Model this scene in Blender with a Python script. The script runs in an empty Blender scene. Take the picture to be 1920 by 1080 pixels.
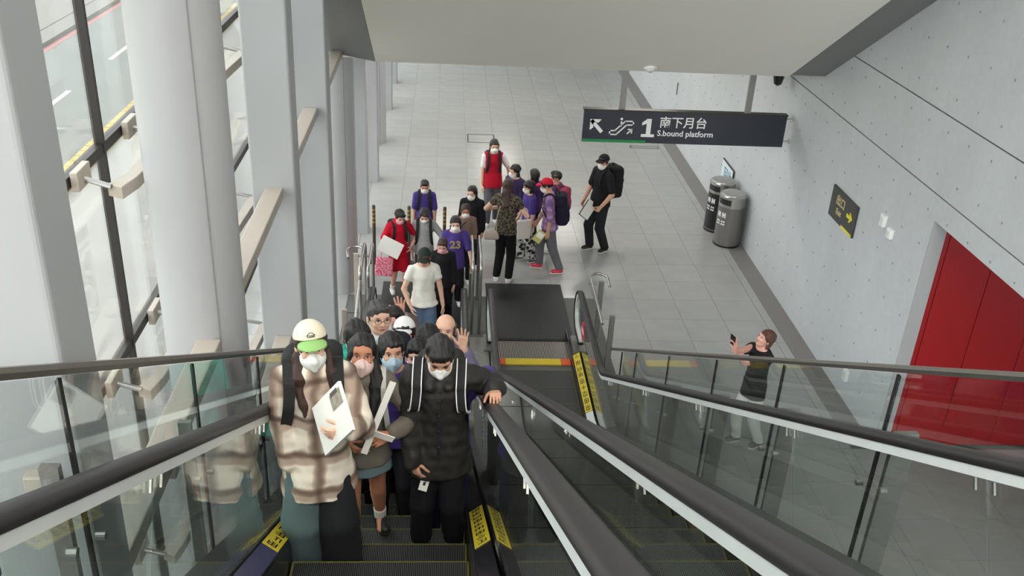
import bpy, math, random
import numpy as np
from mathutils import Matrix, Vector, Euler

random.seed(7)
sc = bpy.context.scene
COL = sc.collection
PI = math.pi
R = math.radians

# ------------------------------------------------------------------ camera
cam_data = bpy.data.cameras.new('camera')
cam = bpy.data.objects.new('camera', cam_data)
COL.objects.link(cam)
F_PX = 1788.0
cam_data.sensor_fit = 'HORIZONTAL'
cam_data.sensor_width = 36.0
cam_data.lens = 36.0 * F_PX / 1920.0
cam_data.clip_start = 0.02
cam_data.clip_end = 500
_M = ((0.99709459, 0.01888522, 0.07379522),      # world <- (right, down, forward)
      (-0.05716235, -0.45481351, 0.88875033),
      (0.05034731, -0.89038645, -0.45241256))
CAMZ = 6.8
rot = Matrix(((_M[0][0], -_M[0][1], -_M[0][2]),
              (_M[1][0], -_M[1][1], -_M[1][2]),
              (_M[2][0], -_M[2][1], -_M[2][2]))).to_4x4()
cam.matrix_world = Matrix.Translation((0, 0, CAMZ)) @ rot
sc.camera = cam

# ------------------------------------------------------------------ world, exposure
world = bpy.data.worlds.new('overcast_sky')
sc.world = world
world.use_nodes = True
bg = world.node_tree.nodes['Background']
bg.inputs['Color'].default_value = (0.97, 0.985, 1.0, 1)
bg.inputs['Strength'].default_value = 0.85
sc.view_settings.view_transform = 'Standard'
sc.view_settings.look = 'None'
sc.view_settings.gamma = 1.0
sc.view_settings.use_curve_mapping = False
sc.view_settings.exposure = 2.2
sc.cycles.max_bounces = 8
sc.cycles.diffuse_bounces = 4
sc.cycles.glossy_bounces = 3
sc.cycles.transparent_max_bounces = 24
sc.cycles.use_adaptive_sampling = True
sc.cycles.adaptive_threshold = 0.05
sc.cycles.caustics_reflective = False
sc.cycles.caustics_refractive = False

# ------------------------------------------------------------------ materials
MATS = {}
def lin(c):
    o = []
    for v in c:
        v = v / 255.0
        o.append(v / 12.92 if v <= 0.04045 else ((v + 0.055) / 1.055) ** 2.4)
    return o
def _nn(nt, t, **kw):
    n = nt.nodes.new(t)
    for k, v in kw.items():
        setattr(n, k, v)
    return n
def M(name, rgb=(128, 128, 128), rough=0.6, metal=0.0, var=0.05, scale=6.0, bump=0.0, bscale=60.0, spec=0.5, obj_var=0.0, sheen=0.0, coat=0.0, stretch=None):
    if name in MATS:
        return MATS[name]
    m = bpy.data.materials.new(name)
    m.use_nodes = True
    nt = m.node_tree
    b = nt.nodes['Principled BSDF']
    c = lin(rgb)
    b.inputs['Roughness'].default_value = rough
    b.inputs['Metallic'].default_value = metal
    b.inputs['Specular IOR Level'].default_value = spec
    if sheen: b.inputs['Sheen Weight'].default_value = sheen
    if coat: b.inputs['Coat Weight'].default_value = coat
    tc = _nn(nt, 'ShaderNodeTexCoord')
    src = tc.outputs['Object']
    if stretch:
        mp = _nn(nt, 'ShaderNodeMapping'); mp.inputs['Scale'].default_value = stretch
        nt.links.new(src, mp.inputs['Vector']); src = mp.outputs['Vector']
    no = _nn(nt, 'ShaderNodeTexNoise'); no.inputs['Scale'].default_value = scale; no.inputs['Detail'].default_value = 4
    nt.links.new(src, no.inputs['Vector'])
    mx = _nn(nt, 'ShaderNodeMix', data_type='RGBA')
    mx.inputs[6].default_value = [max(0, v * (1 - 2 * var)) for v in c] + [1]
    mx.inputs[7].default_value = [min(1, v * (1 + 2 * var)) for v in c] + [1]
    nt.links.new(no.outputs['Fac'], mx.inputs[0])
    out = mx.outputs[2]
    if obj_var:
        oi = _nn(nt, 'ShaderNodeObjectInfo')
        hs = _nn(nt, 'ShaderNodeHueSaturation')
        mr = _nn(nt, 'ShaderNodeMapRange'); mr.inputs[3].default_value = 1 - obj_var; mr.inputs[4].default_value = 1 + obj_var
        nt.links.new(oi.outputs['Random'], mr.inputs[0]); nt.links.new(mr.outputs[0], hs.inputs['Value'])
        nt.links.new(out, hs.inputs['Color']); out = hs.outputs['Color']
    nt.links.new(out, b.inputs['Base Color'])
    if bump:
        n2 = _nn(nt, 'ShaderNodeTexNoise'); n2.inputs['Scale'].default_value = bscale; n2.inputs['Detail'].default_value = 3
        nt.links.new(src, n2.inputs['Vector'])
        bp = _nn(nt, 'ShaderNodeBump'); bp.inputs['Strength'].default_value = bump; bp.inputs['Distance'].default_value = 0.01
        nt.links.new(n2.outputs['Fac'], bp.inputs['Height']); nt.links.new(bp.outputs['Normal'], b.inputs['Normal'])
    MATS[name] = m
    return m
def emission(name, rgb, strength):
    m = bpy.data.materials.new(name); m.use_nodes = True
    b = m.node_tree.nodes['Principled BSDF']
    b.inputs['Base Color'].default_value = lin(rgb) + [1]
    b.inputs['Emission Color'].default_value = lin(rgb) + [1]
    b.inputs['Emission Strength'].default_value = strength
    MATS[name] = m
    return m
def glass(name, tint, ior=1.5, refl=1.0):
    m = bpy.data.materials.new(name); m.use_nodes = True
    nt = m.node_tree; nt.nodes.clear()
    o = _nn(nt, 'ShaderNodeOutputMaterial')
    t = _nn(nt, 'ShaderNodeBsdfTransparent'); t.inputs['Color'].default_value = list(tint) + [1]
    g = _nn(nt, 'ShaderNodeBsdfGlossy'); g.inputs['Roughness'].default_value = 0.02; g.inputs['Color'].default_value = (refl, refl, refl, 1)
    lw = _nn(nt, 'ShaderNodeLayerWeight'); lw.inputs['Blend'].default_value = 0.5
    pw = _nn(nt, 'ShaderNodeMath', operation='POWER'); pw.inputs[1].default_value = 5.0
    fr = _nn(nt, 'ShaderNodeMath', operation='MULTIPLY_ADD'); fr.inputs[1].default_value = 0.96; fr.inputs[2].default_value = 0.04
    nt.links.new(lw.outputs['Facing'], pw.inputs[0]); nt.links.new(pw.outputs[0], fr.inputs[0])
    mx = _nn(nt, 'ShaderNodeMixShader')
    nt.links.new(fr.outputs[0], mx.inputs[0]); nt.links.new(t.outputs[0], mx.inputs[1]); nt.links.new(g.outputs[0], mx.inputs[2])
    nt.links.new(mx.outputs[0], o.inputs['Surface'])
    MATS[name] = m
    return m
def striped(name, ca, cb, period, axis=0, duty=0.5, rough=0.45, metal=0.3, jit=0.0):
    """fine parallel grooves along one object axis"""
    m = bpy.data.materials.new(name); m.use_nodes = True
    nt = m.node_tree; b = nt.nodes['Principled BSDF']
    tc = _nn(nt, 'ShaderNodeTexCoord'); sp = _nn(nt, 'ShaderNodeSeparateXYZ')
    nt.links.new(tc.outputs['Object'], sp.inputs[0])
    d = _nn(nt, 'ShaderNodeMath', operation='DIVIDE'); d.inputs[1].default_value = period
    f = _nn(nt, 'ShaderNodeMath', operation='FRACT'); g = _nn(nt, 'ShaderNodeMath', operation='GREATER_THAN'); g.inputs[1].default_value = duty
    nt.links.new(sp.outputs[axis], d.inputs[0]); nt.links.new(d.outputs[0], f.inputs[0]); nt.links.new(f.outputs[0], g.inputs[0])
    mx = _nn(nt, 'ShaderNodeMix', data_type='RGBA')
    mx.inputs[6].default_value = lin(ca) + [1]; mx.inputs[7].default_value = lin(cb) + [1]
    nt.links.new(g.outputs[0], mx.inputs[0]); nt.links.new(mx.outputs[2], b.inputs['Base Color'])
    bp = _nn(nt, 'ShaderNodeBump'); bp.inputs['Strength'].default_value = 0.5; bp.inputs['Distance'].default_value = 0.004
    nt.links.new(g.outputs[0], bp.inputs['Height']); nt.links.new(bp.outputs[0], b.inputs['Normal'])
    b.inputs['Roughness'].default_value = rough; b.inputs['Metallic'].default_value = metal
    MATS[name] = m
    return m
def concrete(name, rgb):
    m = bpy.data.materials.new(name); m.use_nodes = True
    nt = m.node_tree; b = nt.nodes['Principled BSDF']
    tc = _nn(nt, 'ShaderNodeTexCoord')
    mp = _nn(nt, 'ShaderNodeMapping'); mp.inputs['Scale'].default_value = (1, 1, 0.45)
    nt.links.new(tc.outputs['Object'], mp.inputs[0])
    n1 = _nn(nt, 'ShaderNodeTexNoise'); n1.inputs['Scale'].default_value = 1.1; n1.inputs['Detail'].default_value = 6; n1.inputs['Roughness'].default_value = 0.62
    n2 = _nn(nt, 'ShaderNodeTexNoise'); n2.inputs['Scale'].default_value = 14; n2.inputs['Detail'].default_value = 5
    nt.links.new(mp.outputs[0], n1.inputs[0]); nt.links.new(tc.outputs['Object'], n2.inputs[0])
    c = lin(rgb)
    mx = _nn(nt, 'ShaderNodeMix', data_type='RGBA')
    mx.inputs[6].default_value = [v * 0.86 for v in c] + [1]; mx.inputs[7].default_value = [min(1, v * 1.10) for v in c] + [1]
    nt.links.new(n1.outputs[0], mx.inputs[0])
    m2 = _nn(nt, 'ShaderNodeMix', data_type='RGBA', blend_type='MULTIPLY'); m2.inputs[0].default_value = 0.14
    nt.links.new(mx.outputs[2], m2.inputs[6]); nt.links.new(n2.outputs[0], m2.inputs[7])
    nt.links.new(m2.outputs[2], b.inputs['Base Color'])
    bp = _nn(nt, 'ShaderNodeBump'); bp.inputs['Strength'].default_value = 0.12; bp.inputs['Distance'].default_value = 0.01
    nt.links.new(n2.outputs[0], bp.inputs['Height']); nt.links.new(bp.outputs[0], b.inputs['Normal'])
    b.inputs['Roughness'].default_value = 0.62
    MATS[name] = m
    return m

# ------------------------------------------------------------------ object helpers
def link(o):
    COL.objects.link(o)
    return o
def tag(o, label=None, cat=None, group=None, kind=None):
    if label: o['label'] = label
    if cat: o['category'] = cat
    if group: o['group'] = group
    if kind: o['kind'] = kind
    return o
def empty(name, loc=(0, 0, 0), rz=0.0):
    o = bpy.data.objects.new(name, None)
    o.location = loc
    o.rotation_euler = (0, 0, rz)
    o.empty_display_size = 0.1
    return link(o)
def mat_of(o):
    return Matrix.LocRotScale(o.location, o.rotation_euler, o.scale)
def world_of(o):
    m = mat_of(o)
    if o.parent:
        return world_of(o.parent) @ o.matrix_parent_inverse @ m
    return m
def adopt(o, parent):
    """parent while keeping the child's coordinates as world coordinates"""
    o.parent = parent
    o.matrix_parent_inverse = world_of(parent).inverted()
    return o
def mesh(name, verts, faces, mat=None, parent=None, smooth=False, local=False, bevel=0.0, seg=2):
    me = bpy.data.meshes.new(name)
    me.from_pydata([tuple(v) for v in verts], [], [tuple(f) for f in faces])
    me.update()
    if smooth:
        me.polygons.foreach_set('use_smooth', [True] * len(me.polygons))
    o = bpy.data.objects.new(name, me)
    if mat: me.materials.append(MATS[mat] if isinstance(mat, str) else mat)
    link(o)
    if parent is not None:
        if local: o.parent = parent
        else: adopt(o, parent)
    if bevel:
        b = o.modifiers.new('bevel', 'BEVEL'); b.width = bevel; b.segments = seg; b.limit_method = 'ANGLE'; b.angle_limit = R(40)
    return o
class G:
    """collects simple solids into one mesh"""
    def __init__(s): s.v = []; s.f = []
    def add(s, v, f):
        k = len(s.v); s.v += [tuple(p) for p in v]; s.f += [tuple(i + k for i in q) for q in f]; return s
    def box(s, x0, x1, y0, y1, z0, z1, mtx=None):
        v = [(x, y, z) for x in (x0, x1) for y in (y0, y1) for z in (z0, z1)]
        if mtx is not None: v = [tuple(mtx @ Vector(p)) for p in v]
        return s.add(v, [(0, 1, 3, 2), (4, 6, 7, 5), (0, 4, 5, 1), (2, 3, 7, 6), (0, 2, 6, 4), (1, 5, 7, 3)])
    def cyl(s, a, b, r0, r1=None, n=16, cap=True):
        r1 = r0 if r1 is None else r1
        a = Vector(a); b = Vector(b); d = (b - a).normalized()
        u = d.orthogonal().normalized(); w = d.cross(u)
        v = []
        for i in range(n):
            t = 2 * PI * i / n; e = u * math.cos(t) + w * math.sin(t)
            v.append(a + e * r0); v.append(b + e * r1)
        f = [(2 * i, 2 * ((i + 1) % n), 2 * ((i + 1) % n) + 1, 2 * i + 1) for i in range(n)]
        if cap:
            f.append(tuple(2 * i for i in reversed(range(n)))); f.append(tuple(2 * i + 1 for i in range(n)))
        return s.add(v, f)
    def tube(s, pts, r, n=10):
        pts = [Vector(p) for p in pts]
        rr = r if isinstance(r, (list, tuple)) else [r] * len(pts)
        v = []; f = []
        u = None
        for i, p in enumerate(pts):
            d = (pts[min(i + 1, len(pts) - 1)] - pts[max(i - 1, 0)]).normalized()
            u = d.orthogonal().normalized() if u is None else (u - d * u.dot(d)).normalized()
            w = d.cross(u)
            for k in range(n):
                t = 2 * PI * k / n
                v.append(p + (u * math.cos(t) + w * math.sin(t)) * rr[i])
        for i in range(len(pts) - 1):
            for k in range(n):
                f.append((i * n + k, i * n + (k + 1) % n, (i + 1) * n + (k + 1) % n, (i + 1) * n + k))
        f.append(tuple(reversed(range(n)))); f.append(tuple(range((len(pts) - 1) * n, len(pts) * n)))
        return s.add(v, f)
    def prism(s, poly, a, b, fn):
        """poly of 2-D points, extruded from a to b; fn(u, v, t) -> 3-D point"""
        n = len(poly)
        v = [fn(p[0], p[1], a) for p in poly] + [fn(p[0], p[1], b) for p in poly]
        f = [(i, (i + 1) % n, n + (i + 1) % n, n + i) for i in range(n)]
        f.append(tuple(reversed(range(n)))); f.append(tuple(range(n, 2 * n)))
        return s.add(v, f)
    def lathe(s, prof, c=(0, 0, 0), n=32):
        v = []; f = []
        for r, z in prof:
            for k in range(n):
                t = 2 * PI * k / n; v.append((c[0] + r * math.cos(t), c[1] + r * math.sin(t), c[2] + z))
        for i in range(len(prof) - 1):
            for k in range(n):
                f.append((i * n + k, i * n + (k + 1) % n, (i + 1) * n + (k + 1) % n, (i + 1) * n + k))
        f.append(tuple(reversed(range(n)))); f.append(tuple(range((len(prof) - 1) * n, len(prof) * n)))
        return s.add(v, f)
    def mk(s, name, mat, parent=None, smooth=False, local=False, bevel=0.0, seg=2):
        return mesh(name, s.v, s.f, mat, parent, smooth, local, bevel, seg)
def auto_smooth(o, ang=35):
    o.data.polygons.foreach_set('use_smooth', [True] * len(o.data.polygons))
    try:
        o.data.set_sharp_from_angle(angle=R(ang))
    except Exception:
        pass
    return o
def share(src, name, loc, parent=None, local_parent=False, rot=None):
    o = bpy.data.objects.new(name, src.data)
    o.location = loc
    if rot is not None: o.rotation_euler = rot
    link(o)
    if parent is not None: adopt(o, parent)
    return o
_txt = None
def text_mesh(name, body, size, mat, mtx, parent=None, extrude=0.001, align='LEFT', bold=0.0, spacing=1.0):
    c = bpy.data.curves.new('lettering', 'FONT')
    c.body = body; c.size = size; c.extrude = extrude; c.align_x = align; c.offset = bold; c.space_character = spacing
    c.resolution_u = 3
    t = bpy.data.objects.new('lettering', c); link(t)
    dg = bpy.context.evaluated_depsgraph_get(); dg.update()
    me = bpy.data.meshes.new_from_object(t.evaluated_get(dg))
    bpy.data.objects.remove(t); bpy.data.curves.remove(c)
    me.transform(mtx)
    me.materials.clear(); me.materials.append(MATS[mat])
    me.name = name
    o = bpy.data.objects.new(name, me); link(o)
    if parent is not None: adopt(o, parent)
    return o

# ------------------------------------------------------------------ shared materials
M('floor_tile', (166, 167, 165), rough=0.2, var=0.05, scale=3.0, obj_var=0.035, spec=0.5)
M('grout', (105, 105, 102), rough=0.9)
M('base_strip', (128, 124, 122), rough=0.4, var=0.04)
concrete('concrete_white', (207, 211, 215))
M('tie_hole_grey', (150, 152, 154), rough=0.9)
M('form_joint', (84, 86, 87), rough=0.9)
M('soffit_white', (243, 239, 231), rough=0.55, var=0.015, scale=1.5)
M('soffit_grey', (128, 128, 128), rough=0.6, var=0.02)
M('pier_paint', (168, 170, 172), rough=0.45, var=0.02, scale=2)
M('column_paint', (178, 178, 180), rough=0.38, var=0.02, scale=2)
M('dark_metal', (58, 54, 52), rough=0.45, metal=0.4)
M('beige_metal', (188, 178, 166), rough=0.45, metal=0.1)
M('steel', (176, 174, 170), rough=0.28, metal=0.9, var=0.03)
M('brushed_steel', (142, 139, 135), rough=0.42, metal=0.75, var=0.05, scale=4, stretch=(1, 1, 30))
M('deck_steel', (138, 138, 134), rough=0.38, metal=0.55, var=0.05)
M('rail_profile', (226, 228, 226), rough=0.35, metal=0.1)
M('rubber', (44, 41, 42), rough=0.42, var=0.04, spec=0.4)
M('black_deck', (38, 36, 42), rough=0.22, var=0.05, spec=0.6)
M('black_plate', (42, 43, 45), rough=0.55, var=0.05, scale=30, bump=0.1, bscale=300)
M('cladding', (92, 92, 90), rough=0.45, metal=0.4)
M('guard_rail_metal', (122, 116, 110), rough=0.35, metal=0.6)
M('yellow', (226, 200, 50), rough=0.5, var=0.03)
M('step_yellow', (104, 98, 44), rough=0.6, var=0.25, scale=40)
M('orange', (235, 105, 50), rough=0.5)
M('print_black', (30, 28, 26), rough=0.6)
M('print_white', (240, 240, 240), rough=0.5)
M('sign_navy', (38, 42, 54), rough=0.35, var=0.02)
M('sign_green', (30, 130, 70), rough=0.4)
M('sign_charcoal', (62, 63, 62), rough=0.5, var=0.02)
M('sign_yellow', (236, 222, 60), rough=0.5)
M('sign_cream', (222, 205, 150), rough=0.5)
M('red_door', (158, 22, 28), rough=0.3, var=0.03)
M('black_gap', (18, 16, 18), rough=0.7)
M('asphalt', (120, 122, 118), rough=0.9, var=0.06, scale=0.6, bump=0.2, bscale=120)
M('pavement', (156, 154, 149), rough=0.9, var=0.06, scale=1.2)
M('tactile', (184, 164, 104), rough=0.9, var=0.12, scale=5)
M('kerb', (126, 124, 119), rough=0.9)
M('road_white', (235, 235, 230), rough=0.7)
M('road_red', (170, 118, 116), rough=0.8)
M('hedge', (96, 118, 86), rough=0.9, var=0.35, scale=9, bump=0.6, bscale=25)
striped('step_grooves', (112, 114, 114), (26, 27, 28), 0.0105, 0, 0.45, 0.4, 0.5)
striped('comb_grooves', (165, 160, 155), (50, 48, 48), 0.022, 0, 0.5, 0.4, 0.5)
glass('balustrade_glass', (0.92, 0.95, 0.935))
glass('guard_glass', (0.92, 0.945, 0.935))
glass('facade_glass', (0.95, 0.97, 0.96))
glass('lens_glass', (0.96, 0.97, 0.97))
emission('lamp_white', (255, 250, 242), 12.0)
emission('lamp_soft', (255, 250, 242), 6.0)
# ================================================================== THE SETTING
WX = 5.32           # right wall plane
T30 = math.tan(R(30)); C30 = math.cos(R(30)); S30 = 0.5

# floor: grout bed + tiles
floor = G().box(-2.6, 8.9, -4.0, 34, -0.25, -0.006).mk('floor', 'grout')
tag(floor, 'pale grey tiled concourse floor', kind='structure')
TX, TY = 0.63, 0.64
tile_src = None
tiles = []
for i in range(-4, 9):
    for j in range(-20, 33):
        x0 = -0.15 + TX * i; y0 = 13.05 + TY * j
        x1, y1 = x0 + TX, y0 + TY
        if x0 > 4.85 or x1 < -2.5 or y1 < 2: continue
        if x0 > 4.2: continue
        tiles.append(((x0 + x1) / 2, (y0 + y1) / 2, x0, y0))
vis = []
rest = G()
for cx, cy, x0, y0 in tiles:
    if -1.12 < cx < 2.1 and cy < 13.3: continue
    seen = (cx > 2.1 and cy > 4.6 and cy < 28) or (cy > 13.2 and cx > -1.2 and cy < 26.0)
    (vis if seen else []).append((cx, cy))
    if not seen:
        w = min(TX, 5.02 - x0) - 0.005
        rest.box(x0 + 0.002, x0 + w, y0 + 0.002, y0 + TY - 0.004, -0.02, 0.0)
vis.sort(key=lambda c: c[0] ** 2 * 0.5 + c[1] ** 2)
for k, (cx, cy) in enumerate(vis):
    if k < 300:
        if tile_src is None:
            g = G().box(-TX / 2 + 0.002, TX / 2 - 0.002, -TY / 2 + 0.002, TY / 2 - 0.002, -0.02, 0.0)
            tile_src = g.mk('floor_tile', 'floor_tile'); tile_src.location = (cx, cy, 0); adopt(tile_src, floor)
        else:
            share(tile_src, 'floor_tile', (cx, cy, 0), floor)
    else:
        rest.box(cx - TX / 2 + 0.002, cx + TX / 2 - 0.002, cy - TY / 2 + 0.002, cy + TY / 2 - 0.002, -0.02, 0.0)
for j in range(-20, 33):
    y0 = 13.05 + TY * j
    rest.box(4.262, 4.886, y0 + 0.002, y0 + TY - 0.002, -0.02, 0.0)
    rest.box(4.892, 5.018, y0 + 0.002, y0 + TY - 0.002, -0.02, 0.0)
    if y0 < 9.0:
        for k in range(6): rest.box(5.022 + 0.63 * k, 5.022 + 0.626 + 0.63 * k, y0 + 0.002, min(9.28, y0 + TY - 0.002), -0.02, 0.0)
ro = rest.mk('floor_tile_field', 'floor_tile', floor); tag(ro, kind='stuff')
# floor hatch outlines
for (hx0, hx1, hy0, hy1) in ((0.52, 1.14, 20.5, 21.1), (4.2, 4.86, 20.45, 20.62)):
    g = G(); w = 0.025
    g.box(hx0, hx1, hy0, hy0 + w, -0.003, 0.003).box(hx0, hx1, hy1 - w, hy1, -0.003, 0.003)
    g.box(hx0, hx0 + w, hy0 + w, hy1 - w, -0.003, 0.003).box(hx1 - w, hx1, hy0 + w, hy1 - w, -0.003, 0.003)
    g.mk('hatch_frame', 'dark_metal', floor)
tag(G().box(5.02, WX - 0.002, 9.27, 34, -0.02, 0.002).mk('baseboard_right', 'base_strip'), 'dark grey stone strip along the foot of the concrete wall', kind='structure')

# right concrete wall with the wide opening (y 2..9.27, z 0..3.0)
wall = G()
wall.box(WX, WX + 0.16, 9.27, 34, -0.25, 3.262).box(WX, WX + 0.16, -4, 2.0, -0.25, 3.262).box(WX, WX + 0.3, 2.0, 9.27, 3.0, 3.262)
wall.box(WX, WX + 0.5, -14, 34, 3.278, 4.082).box(WX, WX + 0.5, -14, 34, 4.098, 5.897).box(WX, WX + 0.5, -14, 34, 5.913, 15)
wall_right = wall.mk('wall_right', 'concrete_white')
tag(wall_right, 'white fair-faced concrete wall with rows of tie holes', kind='structure')
g = G()
for z in (3.27, 4.09, 5.905): g.box(WX + 0.014, WX + 0.03, -14, 34, z - 0.009, z + 0.009)
g.mk('form_joint', 'form_joint', wall_right)
src = None; rest = G()
def hole_geo(g, y, z):
    n = 10; r = 0.015
    v = [(WX - 0.0035, y, z)]
    for k in range(n): v.append((WX - 0.005, y + 0.7 * r * math.cos(2 * PI * k / n), z + 0.7 * r * 1.25 * math.sin(2 * PI * k / n)))
    for k in range(n): v.append((WX + 0.004, y + r * math.cos(2 * PI * k / n), z + r * 1.25 * math.sin(2 * PI * k / n)))
    f = [(0, 1 + (k + 1) % n, 1 + k) for k in range(n)] + [(1 + k, 1 + (k + 1) % n, 1 + n + (k + 1) % n, 1 + n + k) for k in range(n)]
    g.add(v, f)
cnt = 0
for zr in (0.36, 0.82, 1.27, 1.73, 2.18, 2.65, 3.06, 3.47, 3.93, 4.28, 4.73, 5.18, 5.62):
    for k in range(-28, 17):
        y = 13.98 - 0.4525 * k
        if y < 9.3 and zr < 3.03: continue
        if 11.0 < y < 11.95 and 1.95 < zr < 2.5: continue
        if y < 7 or (zr > 4.2 and y > 12.4) or (zr > 3.3 and y > 14): continue
        if y < 17.2 and cnt < 300:
            cnt += 1
            if src is None:
                g = G(); hole_geo(g, y, zr); src = g.mk('tie_hole', 'tie_hole_grey', wall_right); b0 = (y, zr)
            else:
                share(src, 'tie_hole', (0, y - b0[0], zr - b0[1]), wall_right)
        else:
            hole_geo(rest, y, zr)
ro = rest.mk('tie_hole_field', 'tie_hole_grey', wall_right); tag(ro, kind='stuff')
G().box(WX - 0.01, WX + 0.01, 21.3, 21.36, 1.02, 1.3).mk('wall_slot', 'form_joint', wall_right)

# red panelled wall inside the opening, at right angles to the concrete wall
door = empty('door_1', (6.2, 9.3, 0)); tag(door, 'tall glossy red panelled doors in the opening of the concrete wall', kind='structure')
G().box(WX + 0.165, 8.8, 9.33, 9.45, 0, 3.3).mk('backing', 'black_gap', door)
G().box(WX + 0.002, 5.488, 9.255, 9.269, 0, 3.0).mk('jamb', 'pier_paint', door)
xs = [5.495, 5.57, 6.145, 6.80, 7.45, 8.10, 8.75]
for a, b in zip(xs[:-1], xs[1:]):
    G().box(a + 0.004, b - 0.004, 9.29, 9.335, 0.012, 3.28).mk('door_panel', 'red_door', door, bevel=0.003)
tag(G().box(8.8, 8.95, -4, 9.5, -0.2, 3.3).mk('wall_side_passage', 'concrete_white'), 'end wall of the side passage behind the red doors', kind='structure')
tag(G().box(WX + 0.3, 8.8, 2.0, 9.3, 3.28, 3.4).mk('ceiling_side_passage', 'soffit_white'), 'ceiling of the side passage', kind='structure')

# sloped soffit parallel to the escalators, hall ceiling, far wall
def slope_pt(y, off=0.0):           # point on the soffit plane, offset along its upward normal
    return (y + off * S30, 3.59 + (13.0 - y) * T30 + off * C30)
def slope_slab(g, x0, x1, y0, y1, t0, t1, xo=None):
    pts = []
    for (y, t) in ((y0, t0), (y1, t0), (y1, t1), (y0, t1)):
        pts.append(slope_pt(y, t))
    return g.prism(pts, x0, x1, lambda u, v, t: (t, u, v))
so = slope_slab(G(), -0.95, 4.80, 13.0, 0.0, 0, 0.3).mk('ceiling', 'soffit_white')
tag(so, 'white sloped soffit above the escalators', kind='structure')
g = G()
a0, a1 = slope_pt(13.0), slope_pt(0.0)
v = [(-0.955, a0[0], a0[1]), (-0.955, a1[0], a1[1]), (-1.75, a1[0] + 0.07, a1[1] + 0.12), (-1.75, a0[0] + 0.07, a0[1] + 0.12)]
v += [(x, y + 0.15, z + 0.26) for x, y, z in v]
g.add(v, [(0, 1, 2, 3), (7, 6, 5, 4), (0, 4, 5, 1), (1, 5, 6, 2), (2, 6, 7, 3), (3, 7, 4, 0)])
tag(g.mk('ceiling_edge_panel', 'soffit_grey'), 'grey soffit edge panel beside the columns', kind='structure')
tag(slope_slab(G(), 4.81, WX, 13.0, 0.0, 0.02, 0.3).mk('trim_1', 'soffit_grey'), 'dark grey strip between white soffit and concrete wall', kind='structure')
tag(G().box(-2.15, WX, 13.05, 34, 3.62, 3.9).mk('ceiling_hall', 'soffit_white'), 'flat white ceiling of the lower concourse', kind='structure')
tag(G().box(-2.15, WX, 34, 34.3, -0.2, 3.9).mk('wall_back', 'concrete_white'), 'far end wall of the concourse', kind='structure')
# upper hall behind the camera; unseen rear wall and ceiling added to block light
tag(G().box(-2.15, WX, -14.3, -14, 6.2, 15).mk('wall_upper_back', 'concrete_white'), 'unseen rear wall of the upper landing, added to block light', kind='structure')
tag(G().box(-2.2, WX + 0.5, -14.3, 0.1, 11.1, 11.4).mk('ceiling_upper', 'soffit_white'), 'unseen ceiling of the upper landing, added to block light', kind='structure')
tag(G().box(-2.15, WX, -14, -2.6, 6.2, 6.5).mk('floor_upper', 'floor_tile'), 'upper landing floor at the head of the escalators', kind='structure')

# ---- piers and round columns along the glass front
def pier(y):
    g = G().box(-1.66, -1.28, y - 0.15, y + 0.15, -0.1, 12)
    o = g.mk('wall_pier', 'pier_paint', bevel=0.02, seg=3)
    return o
PL = {3.0: 'grey rectangular pier nearest the camera by the glass front', 8.02: 'grey rectangular pier right behind the large round column',
      10.45: 'grey rectangular pier carrying the second beige bar', 15.47: 'grey rectangular pier just behind the second round column',
      18.0: 'slim grey pier in front of the third round column', 22.95: 'slim grey pier past the third round column', 25.35: 'farthest slim grey pier by the glass front'}
for y, lab in PL.items():
    tag(pier(y), lab, kind='structure')
def column(y, lab):
    c = empty('round_column', (-1.54, y, 0))
    g = G().lathe([(0.262, -0.1), (0.262, 12)], (-1.54, y, 0), 48)
    o = g.mk('shaft', 'column_paint', c); auto_smooth(o)
    for zz in range(1, 5):
        pass
    G().box(-1.54 + 0.14, -1.54 + 0.146, y - 0.225, y - 0.219, 0, 12).mk('seam', 'soffit_grey', c)
    tag(c, lab, kind='structure')
column(5.58, 'large round grey column in front of the road')
column(13.3, 'round grey column where the white soffit ends')
column(20.4, 'round grey column standing farthest down the concourse')

# ---- horizontal beige bars between the piers
def girt(y0, y1, z, n):
    tag(G().box(-1.54, -1.39, y0, y1, z - 0.05, z + 0.05).mk('trim_%d' % n, 'beige_metal', bevel=0.008), 'beige metal bar bolted between two piers', kind='structure')
girt(3.15, 5.34, 3.63, 2); girt(5.82, 7.87, 3.68, 3); girt(8.17, 10.3, 3.68, 4); girt(10.6, 13.06, 3.68, 5); tag(G().box(-1.475, -1.375, 2.80, 2.86, 4.46, 4.58).mk('trim_6', 'beige_metal', bevel=0.008), 'beige metal end plate on the nearest pier', kind='structure')
girt(5.82, 7.87, 2.2, 7); girt(3.15, 5.34, 2.2, 8)

# ---- glass front
XF = -2.2
win = empty('window_1', (XF, 13, 0)); tag(win, 'tall glazed front facing the street', kind='structure')
YJ = [6.0 + 2.5 * k for k in range(-8, 12)]
ZT = [0.38 + 1.44 * k for k in range(0, 8)]
pane = None
for a, b in zip(YJ[:-1], YJ[1:]):
    for c, d in zip([ZT[0] - 1.44 + 1.0] + ZT, ZT + [14.0]):
        h = d - c
        if abs(h - 1.44) < 0.01:
            if pane is None:
                pane = G().box(-0.006, 0.006, -1.235, 1.235, -0.705, 0.705).mk('pane', 'facade_glass')
                pane.location = (XF, (a + b) / 2, (c + d) / 2); adopt(pane, win)
            else:
                share(pane, 'pane', (XF, (a + b) / 2, (c + d) / 2), win)
        else:
            G().box(XF - 0.006, XF + 0.006, a + 0.015, b - 0.015, c + 0.015, d - 0.015).mk('pane', 'facade_glass', win)
for y in YJ:
    G().box(XF - 0.03, XF + 0.03, y - 0.016, y + 0.016, -0.1, 12).mk('mullion', 'dark_metal', win)
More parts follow.
